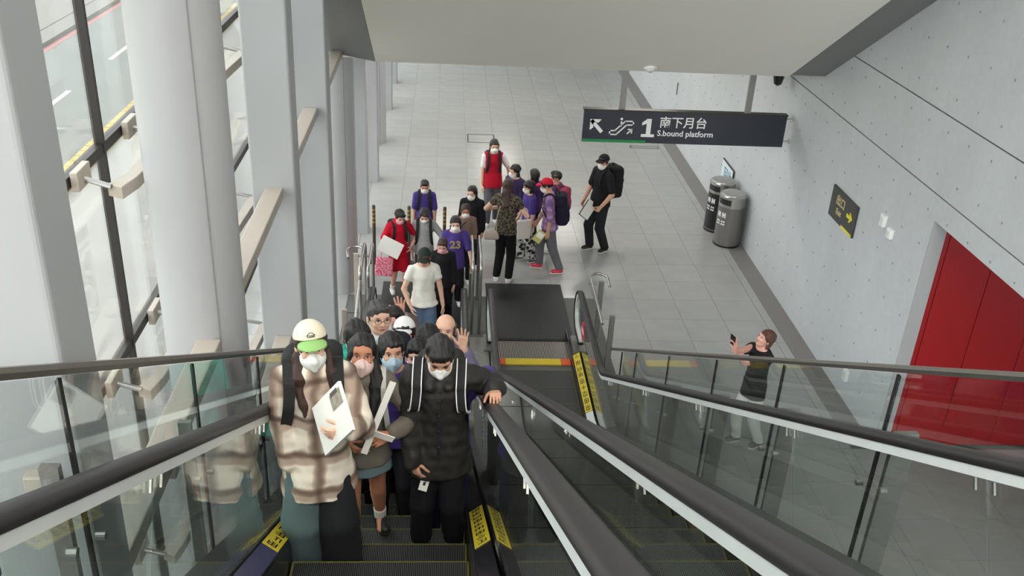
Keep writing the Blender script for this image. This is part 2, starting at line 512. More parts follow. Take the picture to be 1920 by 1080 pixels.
for z in ZT:
    G().box(XF - 0.03, XF + 0.025, YJ[0], YJ[-1], z - 0.035, z + 0.035).mk('transom', 'dark_metal', win)
# spider brackets with clamps at each joint
def bracket(y, z):
    e = empty('glazing_bracket', (XF + 0.1, y, z)); adopt(e, win)
    G().prism([(XF + 0.19, -0.50), (XF + 0.29, -0.55), (XF + 0.33, -0.36), (XF + 0.40, 0.75), (XF + 0.31, 0.75), (XF + 0.24, -0.36)], z - 0.13, z - 0.05, lambda u, v, t: (u, y + v, t)).mk('bracket_arm', 'beige_metal', e, bevel=0.006)
    for dy, L in ((-0.52, 0.22), (0.46, 0.32)):
        G().cyl((XF + 0.02, y + dy, z + 0.0), (XF + L, y + dy, z - 0.06), 0.018, n=10).mk('pin', 'steel', e)
        G().box(XF + 0.03, XF + 0.075, y + dy - 0.11, y + dy + 0.11, z - 0.06, z + 0.06).mk('clamp', 'beige_metal', e, bevel=0.005)
    G().cyl((XF + 0.35, y + 0.62, z - 0.09), (XF + 0.60, y + 0.62, z - 0.09), 0.03, n=12).mk('pin', 'steel', e)
for y in [q for q in YJ if 5 < q < 17]:
    for z in ZT[1:5]:
        bracket(y, z)

# ---- street outside
tag(G().box(-7.4, -2.6, -20, 120, -0.3, -0.06).mk('pavement_near', 'pavement'), 'pale pavement just outside the glass front', kind='structure')
road = G().box(-11.55, -7.4, -20, 140, -0.4, -0.15).mk('road', 'asphalt'); tag(road, 'grey asphalt road outside the glass', kind='structure')
for k in range(-2, 14):
    y0 = 16.2 + 5.55 * k
    G().box(-9.43, -9.31, y0, y0 + 2.3, -0.152, -0.146).mk('lane_dash', 'road_white', road)
G().box(-11.5, -11.34, -20, 140, -0.152, -0.146).mk('red_edge_line', 'road_red', road)
G().box(-7.52, -7.42, -20, 140, -0.152, -0.146).mk('yellow_edge_line', 'step_yellow', road)
kb = empty('kerb', (-7.3, 20, 0)); tag(kb, 'kerb of yellow paving blocks beside the glass front', kind='structure')
ksrc = None
for k in range(100):
    y = 4 + 0.31 * k
    if ksrc is None:
        ksrc = G().box(-0.22, 0.22, -0.14, 0.14, -0.2, 0.06).mk('kerb_block', 'tactile', bevel=0.02, seg=1); ksrc.location = (-7.18, y, 0.0); adopt(ksrc, kb)
    else:
        share(ksrc, 'kerb_block', (-7.18, y, 0.0), kb)
tag(G().box(-12.2, -11.55, -20, 140, -0.4, -0.02).mk('gutter_far', 'kerb'), 'grey kerb on the far side of the road', kind='structure')
tag(G().box(-14.2, -12.2, -20, 140, -0.4, 0.0).mk('pavement_far', 'kerb'), 'plain pavement across the road', kind='structure')
tag(G().box(-19, -14.2, -20, 140, -0.4, 0.03).mk('pavement_tactile', 'tactile'), 'yellowish paved strip across the road', kind='structure')
tag(G().box(-120, -19, -40, 200, -0.5, 0.0).mk('ground_far', 'hedge'), 'green planted ground beyond the far pavement', kind='structure')
def blob_hedge(x, y, r, n, name, label):
    rnd = random.Random(n); g = G(); nn = 14
    v = []; f = []
    rings = 9
    for i in range(rings):
        ph = PI * i / (rings - 1)
        for k in range(nn):
            t = 2 * PI * k / nn
            q = 1 + 0.22 * rnd.random()
            v.append((x + r * 1.1 * math.sin(ph) * math.cos(t) * q, y + r * 1.6 * math.sin(ph) * math.sin(t) * q, max(0.0, 0.9 * r - 0.9 * r * math.cos(ph) * q)))
    for i in range(rings - 1):
        for k in range(nn):
            f.append((i * nn + k, i * nn + (k + 1) % nn, (i + 1) * nn + (k + 1) % nn, (i + 1) * nn + k))
    g.add(v, f); tag(g.mk(name, 'hedge', smooth=True), label, 'shrub', 'shrubs across the road')
for k, y in enumerate((26, 38.5)):
    blob_hedge(-22, y, 1.45, k, 'street_shrub', ['rounded green shrub across the road, the nearer of two', 'rounded green shrub across the road, the farther of two'][k])
pl = empty('street_pole', (-14.05, 33.1, 0)); tag(pl, 'thin grey pole standing on the pavement across the road', 'pole')
G().cyl((-14.05, 33.1, 0), (-14.05, 33.1, 5.5), 0.05, n=10).mk('shaft', 'dark_metal', pl)
G().cyl((-14.05, 33.1, 0), (-14.05, 33.1, 0.12), 0.12, 0.08, n=12).mk('base', 'dark_metal', pl)

# ---- unseen ceiling lamps added to light the concourse
for i, (x, y) in enumerate([(0.2, 15.5), (3.2, 15.5), (0.2, 19.5), (3.2, 19.5), (0.2, 24), (3.2, 24), (1.7, 29)]):
    e = empty('ceiling_lamp', (x, y, 3.62)); tag(e, 'flat white unseen ceiling lamp added to light the lower concourse', 'lamp', 'unseen lamps added in the concourse ceiling')
    G().box(x - 0.62, x + 0.62, y - 0.17, y + 0.17, 3.585, 3.62).mk('housing', 'soffit_white', e)
    G().box(x - 0.6, x + 0.6, y - 0.15, y + 0.15, 3.578, 3.584).mk('diffuser', 'lamp_soft', e)

for i, (x, y) in enumerate([(x, y) for y in (-1.6, -4.6, -8.0, -11.5) for x in (-0.2, 3.4)]):  # unseen lamps added behind the camera to brighten riders and pier fronts
    e = empty('ceiling_lamp', (x, y, 11.1)); tag(e, 'long white unseen lamp over the upper landing, added to brighten the riders', 'lamp', 'unseen lamps added in the upper landing ceiling')
    G().box(x - 1.22, x + 1.22, y - 0.27, y + 0.27, 11.06, 11.1).mk('housing', 'soffit_white', e)
    G().box(x - 1.2, x + 1.2, y - 0.25, y + 0.25, 11.05, 11.059).mk('diffuser', 'lamp_white', e)
# ================================================================== ESCALATORS
YB = 9.24; RB = 1.5
TL = RB * math.tan(R(15))
YTOP = -2.4
def frame_at(y):
    """point and upward normal of the step line at (approximately) y"""
    if y >= YB + TL: return (y, 0.0, 0.0, 1.0)
    ya = YB - TL * C30
    if y <= ya: return (y, (YB - y) * T30, S30, C30)
    # arc with centre above the horizontal
    a = math.asin(min(1, max(0, (YB + TL - y) / RB)))
    return (YB + TL - RB * math.sin(a), RB - RB * math.cos(a), math.sin(a), math.cos(a))
def frames(y0, y1):
    ys = [y0]
    ya = YB - TL * C30; yb = YB + TL
    for k in range(0, 9):
        y = yb + (ya - yb) * k / 8
        if y1 < y < y0: ys.append(y)
    ys.append(y1)
    return [frame_at(y) for y in ys]
def sweep(g, prof, fr):
    """closed profile of (x, d) swept along frames"""
    n = len(prof); v = []; f = []
    for (y, z, ny, nz) in fr:
        for (x, d) in prof: v.append((x, y + ny * d, z + nz * d))
    for i in range(len(fr) - 1):
        for k in range(n):
            f.append((i * n + k, i * n + (k + 1) % n, (i + 1) * n + (k + 1) % n, (i + 1) * n + k))
    f.append(tuple(reversed(range(n)))); f.append(tuple(range((len(fr) - 1) * n, len(fr) * n)))
    return g.add(v, f)
def rect(x0, x1, d0, d1): return [(x0, d0), (x1, d0), (x1, d1), (x0, d1)]
YCOMB = 11.2; YNEW = 11.5; RN = 0.29; DH = 0.87
NOSE = [4.52 + 0.4 * k for k in range(-15, 17)]
def step_profile():
    pts = [(0.0, 0.0), (0.004, -0.012)]
    for k in range(1, 7): pts.append((0.004 - 0.06 * (1 - math.cos(k * PI / 12)), -0.012 - 0.225 * math.sin(k * PI / 12)))
    pts += [(-0.3, -0.24), (-0.398, -0.03), (-0.398, 0.0)]
    return pts
step_mesh = None; edge_mesh = None
def escalator(cx, label, ynewel):
    global step_mesh, edge_mesh
    e = empty('escalator', (cx, 11.2, 0)); tag(e, label, 'escalator')
    for yn in NOSE:
        if yn > YCOMB + 0.05: continue
        z = frame_at(yn)[1]
        if step_mesh is None:
            o = G().prism(step_profile(), -0.495, 0.495, lambda u, v, t: (t, u, v)).mk('step', 'step_grooves'); step_mesh = o
            o.location = (cx, yn, z); adopt(o, e)
            q = G().box(-0.49, 0.49, -0.008, 0.001, -0.004, 0.0015).box(-0.494, -0.482, -0.39, -0.013, -0.004, 0.0015).box(0.482, 0.494, -0.39, -0.013, -0.004, 0.0015).mk('edge_marking', 'step_yellow')
            edge_mesh = q; q.location = (cx, yn, z); adopt(q, o)
        else:
            o = share(step_mesh, 'step', (cx, yn, z), e)
            share(edge_mesh, 'edge_marking', (cx, yn, z), o)
    for s in (-1, 1):
        x = lambda a: cx + s * a
        sweep(G(), rect(x(0.502), x(0.512), -0.25, 0.11), frames(11.9, YTOP)).mk('skirt_panel', 'black_deck', e)
        # inner deck
        sweep(G(), [(x(0.503), 0.10), (x(0.512), 0.13), (x(0.60), 0.185), (x(0.60), 0.10)], frames(11.55, YTOP)).mk('inner_deck', 'black_deck', e)
        # glass: newel panel, then panels up the incline
        pts = []
        yb0 = 10.15
        for (y, z, ny, nz) in reversed(frames(YNEW, yb0)): pts.append((y + ny * 0.185, z + nz * 0.185))
        for k in range(0, 13):
            a = -PI / 2 + PI * k / 12
            pts.append((YNEW + RN * math.cos(a), (DH - 0.03 - RN) + RN * math.sin(a)))
        for (y, z, ny, nz) in frames(YNEW, yb0): pts.append((y + ny * (DH - 0.03), z + nz * (DH - 0.03)))
        # drop duplicated ends
        cl = [pts[0]]
        for p in pts[1:]:
            if (p[0] - cl[-1][0]) ** 2 + (p[1] - cl[-1][1]) ** 2 > 1e-5: cl.append(p)
        G().prism(cl, x(0.615), x(0.625), lambda u, v, t: (t, u, v)).mk('glass_panel', 'balustrade_glass', e)
        ys = [10.14, 8.55, 6.95, 5.35, 3.75, 2.15, 0.55, -1.05, YTOP]
        for a, b in zip(ys[:-1], ys[1:]):
            sweep(G(), rect(x(0.615), x(0.625), 0.185, DH - 0.03), frames(a - 0.004, b + 0.004)).mk('glass_panel', 'balustrade_glass', e)
            for dd in (-0.05, 0.05):
                y, z, ny, nz = frame_at(b + dd)
                m = Matrix.Translation((x(0.605), y + ny * (DH - 0.09), z + nz * (DH - 0.09))) @ Matrix.Rotation(-R(30), 4, 'X')
                G().box(-0.004, 0.004, -0.006, 0.006, -0.022, 0.022, m).mk('glass_clip', 'steel', e)
        # handrail loop
        fr = frames(YNEW, YTOP)
        hp = [(y + ny * DH, z + nz * DH, ny, nz) for (y, z, ny, nz) in fr]
        loop = []
        for k in range(1, 15):
            a = PI / 2 - PI * k / 14
            loop.append((YNEW + RN * math.cos(a), DH - RN + RN * math.sin(a), math.cos(a), math.sin(a)))
        loop.append((YNEW - 0.35, DH - 2 * RN, 0, -1))
        path = list(reversed(loop)) + hp
        prof = [(x(0.62) + u, d) for (u, d) in ((-0.034, -0.022), (0.034, -0.022), (0.043, -0.008), (0.04, 0.012), (0.028, 0.021), (-0.028, 0.021), (-0.04, 0.012), (-0.043, -0.008))]
        o = sweep(G(), prof, path).mk('handrail', 'rubber', e); auto_smooth(o, 50)
        sweep(G(), rect(x(0.62) - 0.028, x(0.62) + 0.028, -0.062, -0.0225), path).mk('handrail_profile', 'rail_profile', e)
        # newel base box
        G().prism([(11.55, 0.19), (11.62, 0.08), (11.62, 0.0), (11.12, 0.0), (11.12, 0.19)], x(0.53), x(0.70), lambda u, v, t: (t, u, v)).mk('newel_base', 'deck_steel', e)
        # yellow safety stickers on the inner decks
    G().box(cx - 0.60, cx + 0.60, 11.62, 13.5, -0.02, 0.006).mk('landing_plate', 'black_plate', e)
    G().box(cx - 0.55, cx + 0.55, 11.68, 11.74, 0.006, 0.02).mk('plate_edge', 'black_gap', e)
    G().box(cx - 0.5, cx + 0.5, 11.2, 11.68, -0.02, 0.012).mk('comb_plate', 'comb_grooves', e)
    ys0, ys1 = 11.05, 11.2
    G().box(cx - 0.40, cx + 0.36, ys0, ys1, 0.0, 0.018).mk('comb_strip', 'yellow', e)
    G().box(cx - 0.495, cx - 0.402, ys0, ys1, 0.0, 0.018).mk('comb_strip', 'orange', e)
    G().box(cx + 0.362, cx + 0.495, ys0, ys1, 0.0, 0.018).mk('comb_strip', 'orange', e)
    return e
def sticker(e, x0, x1, y0, y1, da, db):
    """yellow printed strip lying on an inner deck between y0 > y1"""
    o = sweep(G(), [(x0, da), (x1, db), (x1, db + 0.003), (x0, da + 0.003)], frames(y0, y1)).mk('warning_sticker', 'yellow', e)
    # printed characters: rows of small black strokes
    g = G(); rnd = random.Random(int(y0 * 100) + int(abs(x0) * 10))
    n = 9
    L = y0 - y1
    for k in range(n):
        yc = y0 - L * (k + 0.6) / (n + 0.2)
        y, z, ny, nz = frame_at(yc)
        ty, tz = -nz, ny     # uphill tangent
        w = L / n * 0.36
        for (u0, u1, h0, h1) in ((0.2, 0.28, -1, 1), (0.45, 0.53, -1, 0.9), (0.7, 0.78, -0.8, 1), (0.2, 0.78, -0.12, 0.12), (0.25, 0.72, 0.75, 1.0), (0.33, 0.6, -1, -0.75)):
            if rnd.random() < 0.22: continue
            pts = []
            for (u, h) in ((u0, h0), (u1, h0), (u1, h1), (u0, h1)):
                xx = x0 + (x1 - x0) * u; dd = da + (db - da) * u + 0.004
                pts.append((xx, y + ny * dd + ty * h * w, z + nz * dd + tz * h * w))
            top = [(a, b + ny * 0.001, c + nz * 0.001) for a, b, c in pts]
            g.add(pts + top, [(0, 1, 2, 3), (4, 5, 6, 7), (0, 1, 5, 4), (1, 2, 6, 5), (2, 3, 7, 6), (3, 0, 4, 7)])
    tag(g.mk('lettering', 'print_black', o), kind='stuff')
    return o
E1X, E2X = -0.31, 1.29
esc1 = escalator(E1X, 'left escalator crowded with riders coming up', 11.5)
esc2 = escalator(E2X, 'empty right escalator beside the glass guard and concrete wall', 11.5)
def deck_d(a): return 0.13 + (a - 0.512) / 0.088 * 0.055 + 0.001
for e, cx, s, y0, y1 in ((esc1, E1X, 1, 4.78, 3.86), (esc1, E1X, -1, 4.78, 3.80), (esc2, E2X, 1, 11.1, 9.72)):
    sticker(e, cx + s * 0.516, cx + s * 0.598, y0, y1, deck_d(0.516), deck_d(0.598))
M('sticker_blue', (52, 52, 92), rough=0.4)
sweep(G(), [(E1X - 0.516, deck_d(0.516)), (E1X - 0.598, deck_d(0.598)), (E1X - 0.598, deck_d(0.598) + 0.003), (E1X - 0.516, deck_d(0.516) + 0.003)], frames(3.79, 3.2)).mk('info_sticker', 'sticker_blue', esc1)
sweep(G(), [(E2X + 0.516, deck_d(0.516)), (E2X + 0.598, deck_d(0.598)), (E2X + 0.598, deck_d(0.598) + 0.003), (E2X + 0.516, deck_d(0.516) + 0.003)], frames(9.71, 9.3)).mk('info_sticker', 'rail_profile', esc2)
# red do-not-enter disc on the newel glass of the right escalator
M('sticker_red', (214, 60, 90), rough=0.4)
G().cyl((E2X + 0.612, 11.05, 0.55), (E2X + 0.6095, 11.05, 0.55), 0.13, n=28).mk('stop_sticker', 'sticker_red', esc2)
G().box(E2X + 0.606, E2X + 0.6095, 10.96, 11.14, 0.53, 0.57).mk('stop_bar', 'print_white', esc2)
# decks outside and between the two escalators
sweep(G(), rect(E1X + 0.636, E2X - 0.636, 0.05, 0.17), frames(11.5, YTOP)).mk('middle_deck', 'deck_steel', esc1)
sweep(G(), rect(E1X - 0.83, E1X - 0.636, -0.55, 0.17), frames(11.5, YTOP)).mk('outer_cladding', 'cladding', esc1)
sweep(G(), rect(E2X + 0.636, E2X + 0.83, -0.55, 0.17), frames(9.3, YTOP)).mk('outer_cladding', 'cladding', esc2)
sweep(G(), rect(E2X + 0.636, E2X + 0.83, -0.0, 0.17), frames(11.5, 9.31)).mk('outer_deck', 'deck_steel', esc2)
sweep(G(), rect(E1X - 0.5, E2X + 0.5, -0.62, -0.56), frames(9.0, YTOP)).mk('truss_soffit', 'cladding', esc1)
# panel joint gap lines on the middle deck
for y in (9.8, 8.4, 7.0, 5.6, 4.2, 2.8):
    yy, z, ny, nz = frame_at(y)
    sweep(G(), rect(E1X + 0.637, E2X - 0.637, 0.168, 0.172), frames(y + 0.006, y - 0.006)).mk('deck_joint', 'black_gap', esc1)
# small text plate on the glass of the left escalator
M('plate_grey', (120, 122, 124), rough=0.5)
yy, z, ny, nz = frame_at(4.85)
pm = Matrix.Translation((E1X + 0.606, yy + ny * 0.70, z + nz * 0.70)) @ Matrix.Rotation(-R(30), 4, 'X')
pl = G().box(-0.003, 0.003, -0.04, 0.04, -0.16, 0.11, pm).mk('notice_plate', 'plate_grey', esc1)
g = G()
for k in range(7):
    for c in (-0.02, 0.012):
        g.box(-0.0045, -0.003, c - 0.010, c + 0.010, 0.08 - k * 0.03, 0.095 - k * 0.03, pm)
tag(g.mk('lettering', 'print_white', pl), kind='stuff')

# ---- glass guards outside the escalators
def guard(x, side, joints, y0, y1, label):
    e = empty('glass_guard', (x, y0, 0)); tag(e, label, 'railing')
    D1 = 1.15
    fr = [(y, (YB - y) * T30, S30, C30) for y in (y0, y1)]
    sweep(G(), [(x - 0.022, D1 - 0.015), (x + 0.022, D1 - 0.015), (x + 0.028, D1 + 0.004), (x + 0.02, D1 + 0.02), (x - 0.02, D1 + 0.02), (x - 0.028, D1 + 0.004)], fr).mk('top_rail', 'guard_rail_metal', e)
    def zr(y, d): return (YB - y) * T30 + d / C30
    js = [y0 - 0.12] + joints + [y1]
    for a, b in zip(js[:-1], js[1:]):
        a2, b2 = a - 0.012, b + 0.012
        v = []
        for xx in (x - 0.005, x + 0.005):
            v += [(xx, a2, max(0.02, zr(a2, 0.12))), (xx, b2, max(0.02, zr(b2, 0.12))), (xx, b2, zr(b2, D1 - 0.02)), (xx, a2, zr(a2, D1 - 0.02))]
        G().add(v, [(3, 2, 1, 0), (4, 5, 6, 7), (0, 1, 5, 4), (1, 2, 6, 5), (2, 3, 7, 6), (3, 0, 4, 7)]).mk('glass_panel', 'guard_glass', e)
    for y in [y0 - 0.02] + joints:
        zb = max(0.0, zr(y, -0.35)); zt = zr(y, D1 - 0.03)
        G().box(x - 0.007, x + 0.007, y - 0.010, y + 0.010, zb + 0.3, zt).mk('joint_seal', 'black_gap', e)
        pw_ = 0.13 if side > 0 else 0.075
        G().box(min(x + side * 0.014, x + side * pw_), max(x + side * 0.014, x + side * pw_), y - 0.09, y - 0.06, zb, zr(y - 0.16, 0.80)).mk('post', 'brushed_steel', e)
        for dy in (-0.13, 0.10):
            zc = zr(y + dy, 0.55)
            G().cyl((x - side * 0.016, y + dy, zc), (x + side * 0.018, y + dy, zc), 0.016, n=12).mk('glass_clamp', 'steel', e)
    return e
guard(2.175, 1, [9.0, 7.68, 6.32, 5.04, 3.73, 2.4, 1.1, -0.2], 9.75, -1.5, 'sloping glass guard with metal top rail between right escalator and concrete wall')
guard(-1.185, -1, [9.0, 7.9, 6.8, 5.39, 3.98, 2.59, 1.2, -0.2], 9.75, -1.5, 'sloping glass guard with metal top rail between left escalator and grey piers')

# ---- tubular barriers by the lower landings
def loop_barrier(x, ya, yb, h, label, n=2, gap=0.11):
    e = empty('barrier_rail', (x, ya, 0)); tag(e, label, 'railing')
    for k in range(n):
        xx = x + (k - (n - 1) / 2) * gap
        pts = [(xx, ya, 0.0), (xx, ya, h - 0.12)]
        for j in range(1, 7):
            a = PI - PI / 2 * j / 6; pts.append((xx, ya + (yb - ya) * 0.0 + 0.12 * (1 + math.cos(a)) * (1 if yb > ya else -1), h - 0.12 + 0.12 * math.sin(a)))
        s = 1 if yb > ya else -1
        pts.append((xx, yb - s * 0.12, h))
        for j in range(1, 7):
            a = PI / 2 - PI / 2 * j / 6; pts.append((xx, yb - s * 0.12 + s * 0.12 * math.cos(a), h - 0.12 + 0.12 * math.sin(a)))
        pts.append((xx, yb, 0.0))
        auto_smooth(G().tube(pts, 0.022, 10).mk('tube', 'steel', e), 60)
    return e
loop_barrier((E1X + E2X) / 2, 11.9, 12.95, 1.1, 'pair of chrome hoops between the two escalator ends')
loop_barrier(-1.06, 11.75, 12.7, 1.05, 'chrome hoops beside the left end of the crowded escalator')
def end_guard(x, ys, label, s, m='brushed_steel'):
    e = empty('end_guard', (x, ys[0], 0)); tag(e, label, 'railing')
    for y in ys:
        G().box(x - 0.035, x + 0.035, y - 0.02, y + 0.02, 0, 0.9).mk('post', m, e, bevel=0.004)
        G().cyl((x, y, 0.86), (x - s * 0.18, y, 0.86), 0.014, n=10).mk('arm', 'steel', e)
    y = ys[0]
    pts = [(x + s * 0.1, y - 0.12, 0.88)]
    for k in range(0, 11):
        a = PI * k / 10; pts.append((x - 0.02 + s * 0.12 * math.cos(a), y + 0.10 + 0.14 * math.sin(a), 0.9))
    pts.append((x - s * 0.16, ys[-1] - 0.2, 0.88))
    auto_smooth(G().tube(pts, 0.02, 10).mk('hand_hoop', 'steel', e), 60)
end_guard(2.24, (11.85, 10.85), 'steel posts and curved tube at the foot of the empty escalator', 1)
end_guard(-1.24, (12.6, 10.9), 'pale posts and curved tube at the foot of the crowded escalator', -1, 'beige_metal')
# ================================================================== SIGNS AND FITTINGS
def sign_plane(x0, y, z0):
    """matrix: text x -> world +x, text y -> world +z, facing the camera (-y)"""
    return Matrix.Translation((x0, y, z0)) @ Matrix.Rotation(R(90), 4, 'X')
SY = 13.9
hs = empty('hanging_sign', (3.65, SY, 2.28)); tag(hs, 'long dark navy hanging sign pointing to the platform escalator', 'sign')
SX0, SX1, SZ0, SZ1 = 2.085, 5.21, 2.275, 2.765
G().box(SX0, SX1, SY - 0.045, SY + 0.045, SZ0, SZ1).mk('sign_box', 'sign_navy', hs, bevel=0.006)
G().box(SX0 - 0.004, SX1 + 0.004, SY - 0.06, SY + 0.06, SZ1 - 0.002, SZ1 + 0.022).mk('top_trim', 'dark_metal', hs)
G().box(SX0 - 0.012, SX0 - 0.001, SY - 0.05, SY + 0.05, SZ0, SZ1).mk('end_cap', 'steel', hs)
G().box(SX0, SX0 + 0.98, SY - 0.052, SY - 0.046, SZ0, SZ0 + 0.045).mk('green_band', 'sign_green', hs)
for hx in (2.66, 4.59):
    G().box(hx - 0.045, hx + 0.045, SY - 0.025, SY + 0.025, SZ1 + 0.02, 3.62).mk('hanger', 'brushed_steel', hs)
FY = SY - 0.0475
fl = lambda u, v, t: (u, t, v)
def strokes(g, segs, w):
    """flat capsule-like strokes on the sign face"""
    for (a, b) in segs:
        dx, dz = b[0] - a[0], b[1] - a[1]; L = math.hypot(dx, dz); ux, uz = dx / L, dz / L
        px, pz = -uz * w / 2, ux * w / 2
        ex, ez = ux * w * 0.35, uz * w * 0.35
        g.prism([(a[0] + px - ex, a[1] + pz - ez), (b[0] + px + ex, b[1] + pz + ez), (b[0] - px + ex, b[1] - pz + ez), (a[0] - px - ex, a[1] - pz - ez)], FY - 0.003, FY + 0.001, fl)
    return g
ax, az = 2.22, 2.60      # arrow tip region (pointing up-left)
g = strokes(G(), [((ax, az), (ax + 0.145, az - 0.155))], 0.055)
g.prism([(ax - 0.03, az + 0.03), (ax + 0.14, az + 0.03), (ax + 0.10, az - 0.022), (ax + 0.022, az - 0.022), (ax + 0.022, az - 0.10), (ax - 0.03, az - 0.14)], FY - 0.003, FY + 0.001, fl)
g.mk('arrow', 'print_white', hs)
ex, ez = 2.50, 2.40
g = strokes(G(), [((ex + 0.02, ez), (ex + 0.10, ez)), ((ex + 0.10, ez), (ex + 0.25, ez + 0.155)), ((ex + 0.25, ez + 0.155), (ex + 0.33, ez + 0.155)),
                  ((ex + 0.02, ez + 0.06), (ex + 0.075, ez + 0.06)), ((ex + 0.075, ez + 0.06), (ex + 0.225, ez + 0.212)), ((ex + 0.225, ez + 0.212), (ex + 0.33, ez + 0.212)),
                  ((ex + 0.0, ez + 0.02), (ex + 0.0, ez + 0.04)), ((ex + 0.35, ez + 0.175), (ex + 0.35, ez + 0.195)),
                  ((ex + 0.165, ez + 0.135), (ex + 0.165, ez + 0.20)), ((ex + 0.27, ez + 0.02), (ex + 0.335, ez + 0.085)), ((ex + 0.335, ez + 0.085), (ex + 0.335, ez + 0.03)), ((ex + 0.335, ez + 0.085), (ex + 0.28, ez + 0.085))], 0.02)
g.cyl((ex + 0.165, FY + 0.001, ez + 0.245), (ex + 0.165, FY - 0.003, ez + 0.245), 0.02, n=14)
g.mk('escalator_pictogram', 'print_white', hs)
g = G().prism([(3.055, 2.375), (3.125, 2.375), (3.125, 2.66), (3.06, 2.66), (2.985, 2.60), (2.985, 2.555), (3.055, 2.585)], FY - 0.003, FY + 0.001, fl)
g.box(2.985, 3.185, FY - 0.0032, FY + 0.001, 2.375, 2.42)
g.mk('digit', 'print_white', hs)
text_mesh('chinese_lettering', '南下月台', 0.185, 'print_white', sign_plane(3.245, FY, 2.545), hs, 0.002, bold=0.002)
text_mesh('english_lettering', 'S.bound platform', 0.125, 'print_white', sign_plane(3.23, FY, 2.40), hs, 0.002, bold=0.002)
g = G()
for zz in (2.71, 2.36):
    g.cyl((SX1, SY, zz), (WX - 0.01, SY + 0.02, zz), 0.008, n=8)
    g.cyl((WX - 0.012, SY + 0.02, zz), (WX, SY + 0.02, zz), 0.04, n=14)
g.mk('wall_bracket', 'steel', hs)

# exit sign on the wall, facing -x
def wall_plane(x, y0, z0):
    """text x -> world -y, text y -> world +z, facing -x"""
    return Matrix(((0, 0, -1, x), (-1, 0, 0, y0), (0, 1, 0, z0), (0, 0, 0, 1)))
es = empty('exit_sign', (WX, 11.47, 2.0)); tag(es, 'small charcoal exit sign with yellow arrow on the concrete wall', 'sign')
G().box(WX - 0.03, WX, 11.05, 11.9, 1.99, 2.42).mk('panel', 'sign_charcoal', es, bevel=0.004)
G().box(WX - 0.034, WX - 0.0305, 11.07, 11.42, 1.99, 2.025).mk('yellow_band', 'sign_yellow', es)
text_mesh('chinese_lettering', '出口', 0.15, 'sign_cream', wall_plane(WX - 0.031, 11.72, 2.23), es, 0.002, bold=0.001)
text_mesh('english_lettering', 'Exit', 0.11, 'sign_cream', wall_plane(WX - 0.031, 11.66, 2.10), es, 0.002, bold=0.001)
def wpt(u, v, t): return (t, 11.30 - u, 2.15 + v)
g = G()
g.prism([(-0.02, 0.085), (0.10, 0.085), (0.06, 0.125), (0.10, 0.125), (0.17, 0.06), (0.10, -0.005), (0.06, -0.005), (0.10, 0.035), (-0.02, 0.035)], WX - 0.034, WX - 0.03, wpt)
g.mk('arrow', 'sign_yellow', es)

# little boxes on the wall
def wall_box(y, z, h, label):
    e = empty('wall_sensor', (WX, y, z)); tag(e, label, 'sensor')
    G().box(WX - 0.05, WX, y - 0.055, y + 0.055, z - h / 2, z + h / 2).mk('case', 'print_white', e, bevel=0.008)
    G().box(WX - 0.056, WX - 0.0505, y - 0.03, y + 0.03, z - h / 4, z + h / 4).mk('cover', 'rail_profile', e)
wall_box(10.33, 2.55, 0.15, 'white box on the wall beside the exit sign, larger of two')
wall_box(10.1, 2.48, 0.12, 'smaller white box on the wall next to another white box')
wall_box(10.33, 0.36, 0.16, 'white box low on the wall near the red doors')
# notice behind the bins
M('notice_teal', (70, 150, 170), rough=0.5); M('notice_white', (228, 240, 244), rough=0.4)
nb = empty('bin_notice', (WX - 0.02, 16.6, 0.6)); tag(nb, 'white notice with teal characters standing behind the litter bins', 'sign')
G().box(WX - 0.03, WX - 0.015, 16.25, 16.98, 0.55, 1.0).mk('panel', 'notice_white', nb)
G().box(WX - 0.035, WX - 0.012, 16.235, 16.985, 1.0, 1.015).mk('top_edge', 'dark_metal', nb)
G().box(WX - 0.035, WX - 0.012, 16.235, 16.25, 0.55, 1.0).mk('side_edge', 'dark_metal', nb)
tag(text_mesh('lettering', '回收', 0.26, 'notice_teal', wall_plane(WX - 0.031, 16.82, 0.70), nb, 0.001, bold=0.004), kind='stuff')

